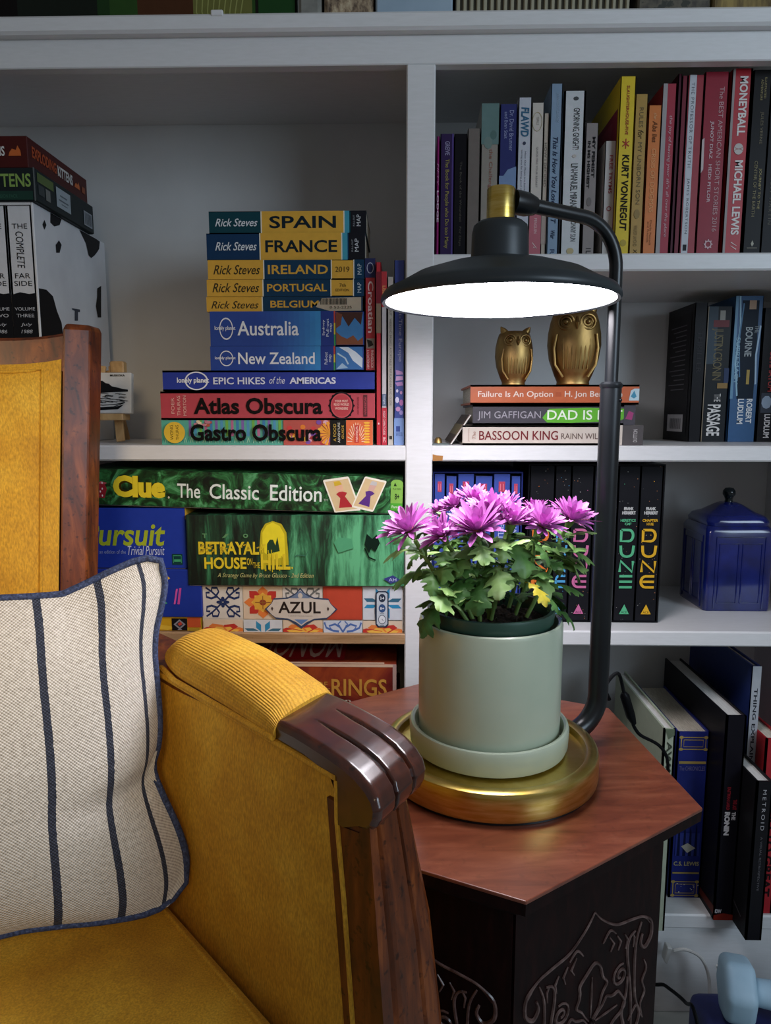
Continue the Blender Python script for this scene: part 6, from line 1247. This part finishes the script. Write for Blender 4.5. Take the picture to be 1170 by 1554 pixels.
H0 = sum(v for u, v in topc[-2:])/2; HB = sum(v for u, v in botc[-2:])/2
def curve_at(tab, t):
    n = len(tab)-1; k = min(n-1, int(t*n)); f = t*n-k; P_ = [tab[max(0, k-1)], tab[k], tab[k+1], tab[min(n, k+2)]]
    return tuple(.5*((2*P_[1][j])+(-P_[0][j]+P_[2][j])*f+(2*P_[0][j]-5*P_[1][j]+4*P_[2][j]-P_[3][j])*f*f+(-P_[0][j]+3*P_[1][j]-3*P_[2][j]+P_[3][j])*f**3) for j in (0, 1))
umin_v = topc[-1][0]
def edge_v(tab, u):
    best = tab[-1][1]
    for (u0, v0), (u1, v1) in zip(tab, tab[1:]):
        if u1 <= u <= u0: return v0+(v1-v0)*(u0-u)/(u0-u1)
    return tab[0][1] if u > tab[0][0] else best
def outline(i, j):
    """i 0..1 left to right, j 0..1 bottom to top"""
    ur, vr = curve_at(right, j)
    # straight column, then morphed towards the right edge
    ul = uL; s = i
    us = right[0][0]+(right[-1][0]-right[0][0])*j+.011*math.sin(math.pi*j)
    u = ul+(us-ul)*s+(ur-us)*s**7
    vb = edge_v(botc, ul+(right[0][0]-ul)*s); vt = edge_v(topc, ul+(right[-1][0]-ul)*s)
    vlin = vb+(vt-vb)*j
    return u, vlin
def pil(side):
    def P(i, j):
        u, v = outline(i, j); ei = min(i, 1-i)*WID; ej = min(j, 1-j)*.27
        th = .050*(1-math.exp(-ei/.045))*(1-math.exp(-ej/.045))
        dent = 0
        if side > 0:
            dent = .012*math.exp(-(((i-.95)/.10)**2+((j-.37)/.045)**2))+.006*math.exp(-(((i-.86)/.05)**2+((j-.90)/.10)**2))-.004*math.exp(-(((i-.93)/.05)**2+((j-.22)/.07)**2))+.003*math.sin(i*21+j*3)*math.exp(-((j-.03)/.1)**2)
        v -= .020*(th/.05)*math.exp(-j*.27/.05)
        p = BRp+e1*u+PD*v+PN*((th-dent) if side > 0 else -th*.62)
        return p
    return P
PILM = None; pf = pil(1)
org = BRp.copy(); org.z = SEAT
pw_ = thing('throw_pillow', 'cream woven pillow with dark navy stripes resting on the armchair seat', 'pillow', tuple(org))
# stripe phase: the second stripe from the right meets the photo's middle line
PILL_H = right[-1][1]-right[0][1]
u2_, u1_ = pl_uv(188, 1130, .045)[0], pl_uv(84, 1130, .045)[0]; umid = right[0][0]+(right[-1][0]-right[0][0])*.5+.011
STR = u2_-u1_
I2 = (u2_-uL)/(umid-uL)
def uvp(i, j): return (uL+(umid-uL)*i-u2_+STR*10.5+(STR*(.42+.28*abs(2*j-1)**3)*((i-I2)/(1-I2))**2 if i > I2 else 0), j*.30)
off = Vector(org); PILM = m_pillow(STR)
mb = MB(); mb.grid(lambda i, j: pf(i, j)-off, 110, 80, PILM, True, uvp); g = pil(-1); mb.grid(lambda i, j: g(i, j)-off, 60, 40, PILM, True, uvp)
mb.build('cover', pw_, 80)
mb = MB(); NAVY = noise_mat('navy_piping', [(.35, '#1e2740'), (.6, '#3c4a70'), (.75, '#6a7898')], 500, rough=.8, bmp=.6)
loop = [pf(i/40, 1) for i in range(41)]+[pf(1, 1-j/40) for j in range(1, 41)]+[pf(1-i/40, 0) for i in range(1, 41)]+[pf(0, j/40) for j in range(1, 41)]
mb.tube([p-off+Vector((0, 0, .0)) for p in loop], .0030, 10, NAVY); mb.build('piping', pw_)

# ------------------------------------------------------------------ floor by the kick board: cable, dumbbell, navy bag
WC = noise_mat('white_cable', [(.3, '#b9b8b4'), (.7, '#cfceca')], 30, rough=.5)
o = thing('charger_cable', 'white cable looping out of a small white plug in front of the kick board', 'cable', (0, 0, 0)); mb = MB()
mb.tube(spline([WY(1022, 1443, .885), WY(1040, 1441, .884), WY(1062, 1452, .882), WY(1074, 1475, .88), WY(1077, 1505, .875), WY(1075, 1540, .870), WY(1076, 1572, .866), WY(1100, 1572, .864), WY(1115, 1545, .864), WY(1104, 1510, .864), WY(1089, 1465, .864)], 10), .0022, 8, WC); mb.build('cord', o)
mb = MB(); q = [WY(1008, 1460, .882), WY(1013, 1438, .882), WY(1021, 1440, .882), WY(1013, 1464, .882)]; mb.prism(q, (0, .012, 0), WC, .001); mb.build('plug', o)
BLU = noise_mat('pale_blue_vinyl', [(.3, '#8fb0c4'), (.7, '#a6c3d4')], 18, rough=.5)
Yd = .80; c = WY(1118, 1500, Yd); o = thing('dumbbell', 'pale blue dumbbell lying on the navy bag in the bottom right corner', 'dumbbell', (c.x, Yd, c.z)); mb = MB()
def hexring(x, r): return [(x, r*math.cos(math.pi/3*k+math.pi/6), r*math.sin(math.pi/3*k+math.pi/6)) for k in range(6)]
HR = .040
def head(mb, x): mb.hexa(hexring(x-.018, HR), hexring(x+.018, HR), BLU, .009, 4, True)
head(mb, 0); mb.build('weight', o); mb = MB(); head(mb, .125); mb.build('weight', o)
mb = MB(); mb.tube([(.016, 0, 0), (.04, 0, 0), (.085, 0, 0), (.11, 0, 0)], [.015, .0165, .0165, .015], 20, BLU); mb.build('handle', o)
o.rotation_euler = (.2, 0, math.radians(-14))
zb = c.z-HR*.99
o = thing('gym_bag', 'navy blue fabric bag on the floor under the pale blue dumbbell', 'bag', (c.x, Yd, 0)); mb = MB()
NB = noise_mat('navy_nylon', [(.3, '#161c4a'), (.7, '#232c68')], 40, rough=.55, bmp=.3)
rbg = random.Random(2)
mb.box(-.040, .16, -.045, .045, 0, max(.02, zb-.001), NB, .012, 3, True); mb.build('body', o)
mb = MB(); mb.tube(spline([(-.02, -.056, zb*.5), (0, -.075, zb*.8), (.06, -.085, zb*.6), (.11, -.075, zb*.8), (.13, -.056, zb*.5)], 6), .005, 8, NB); mb.build('strap', o)
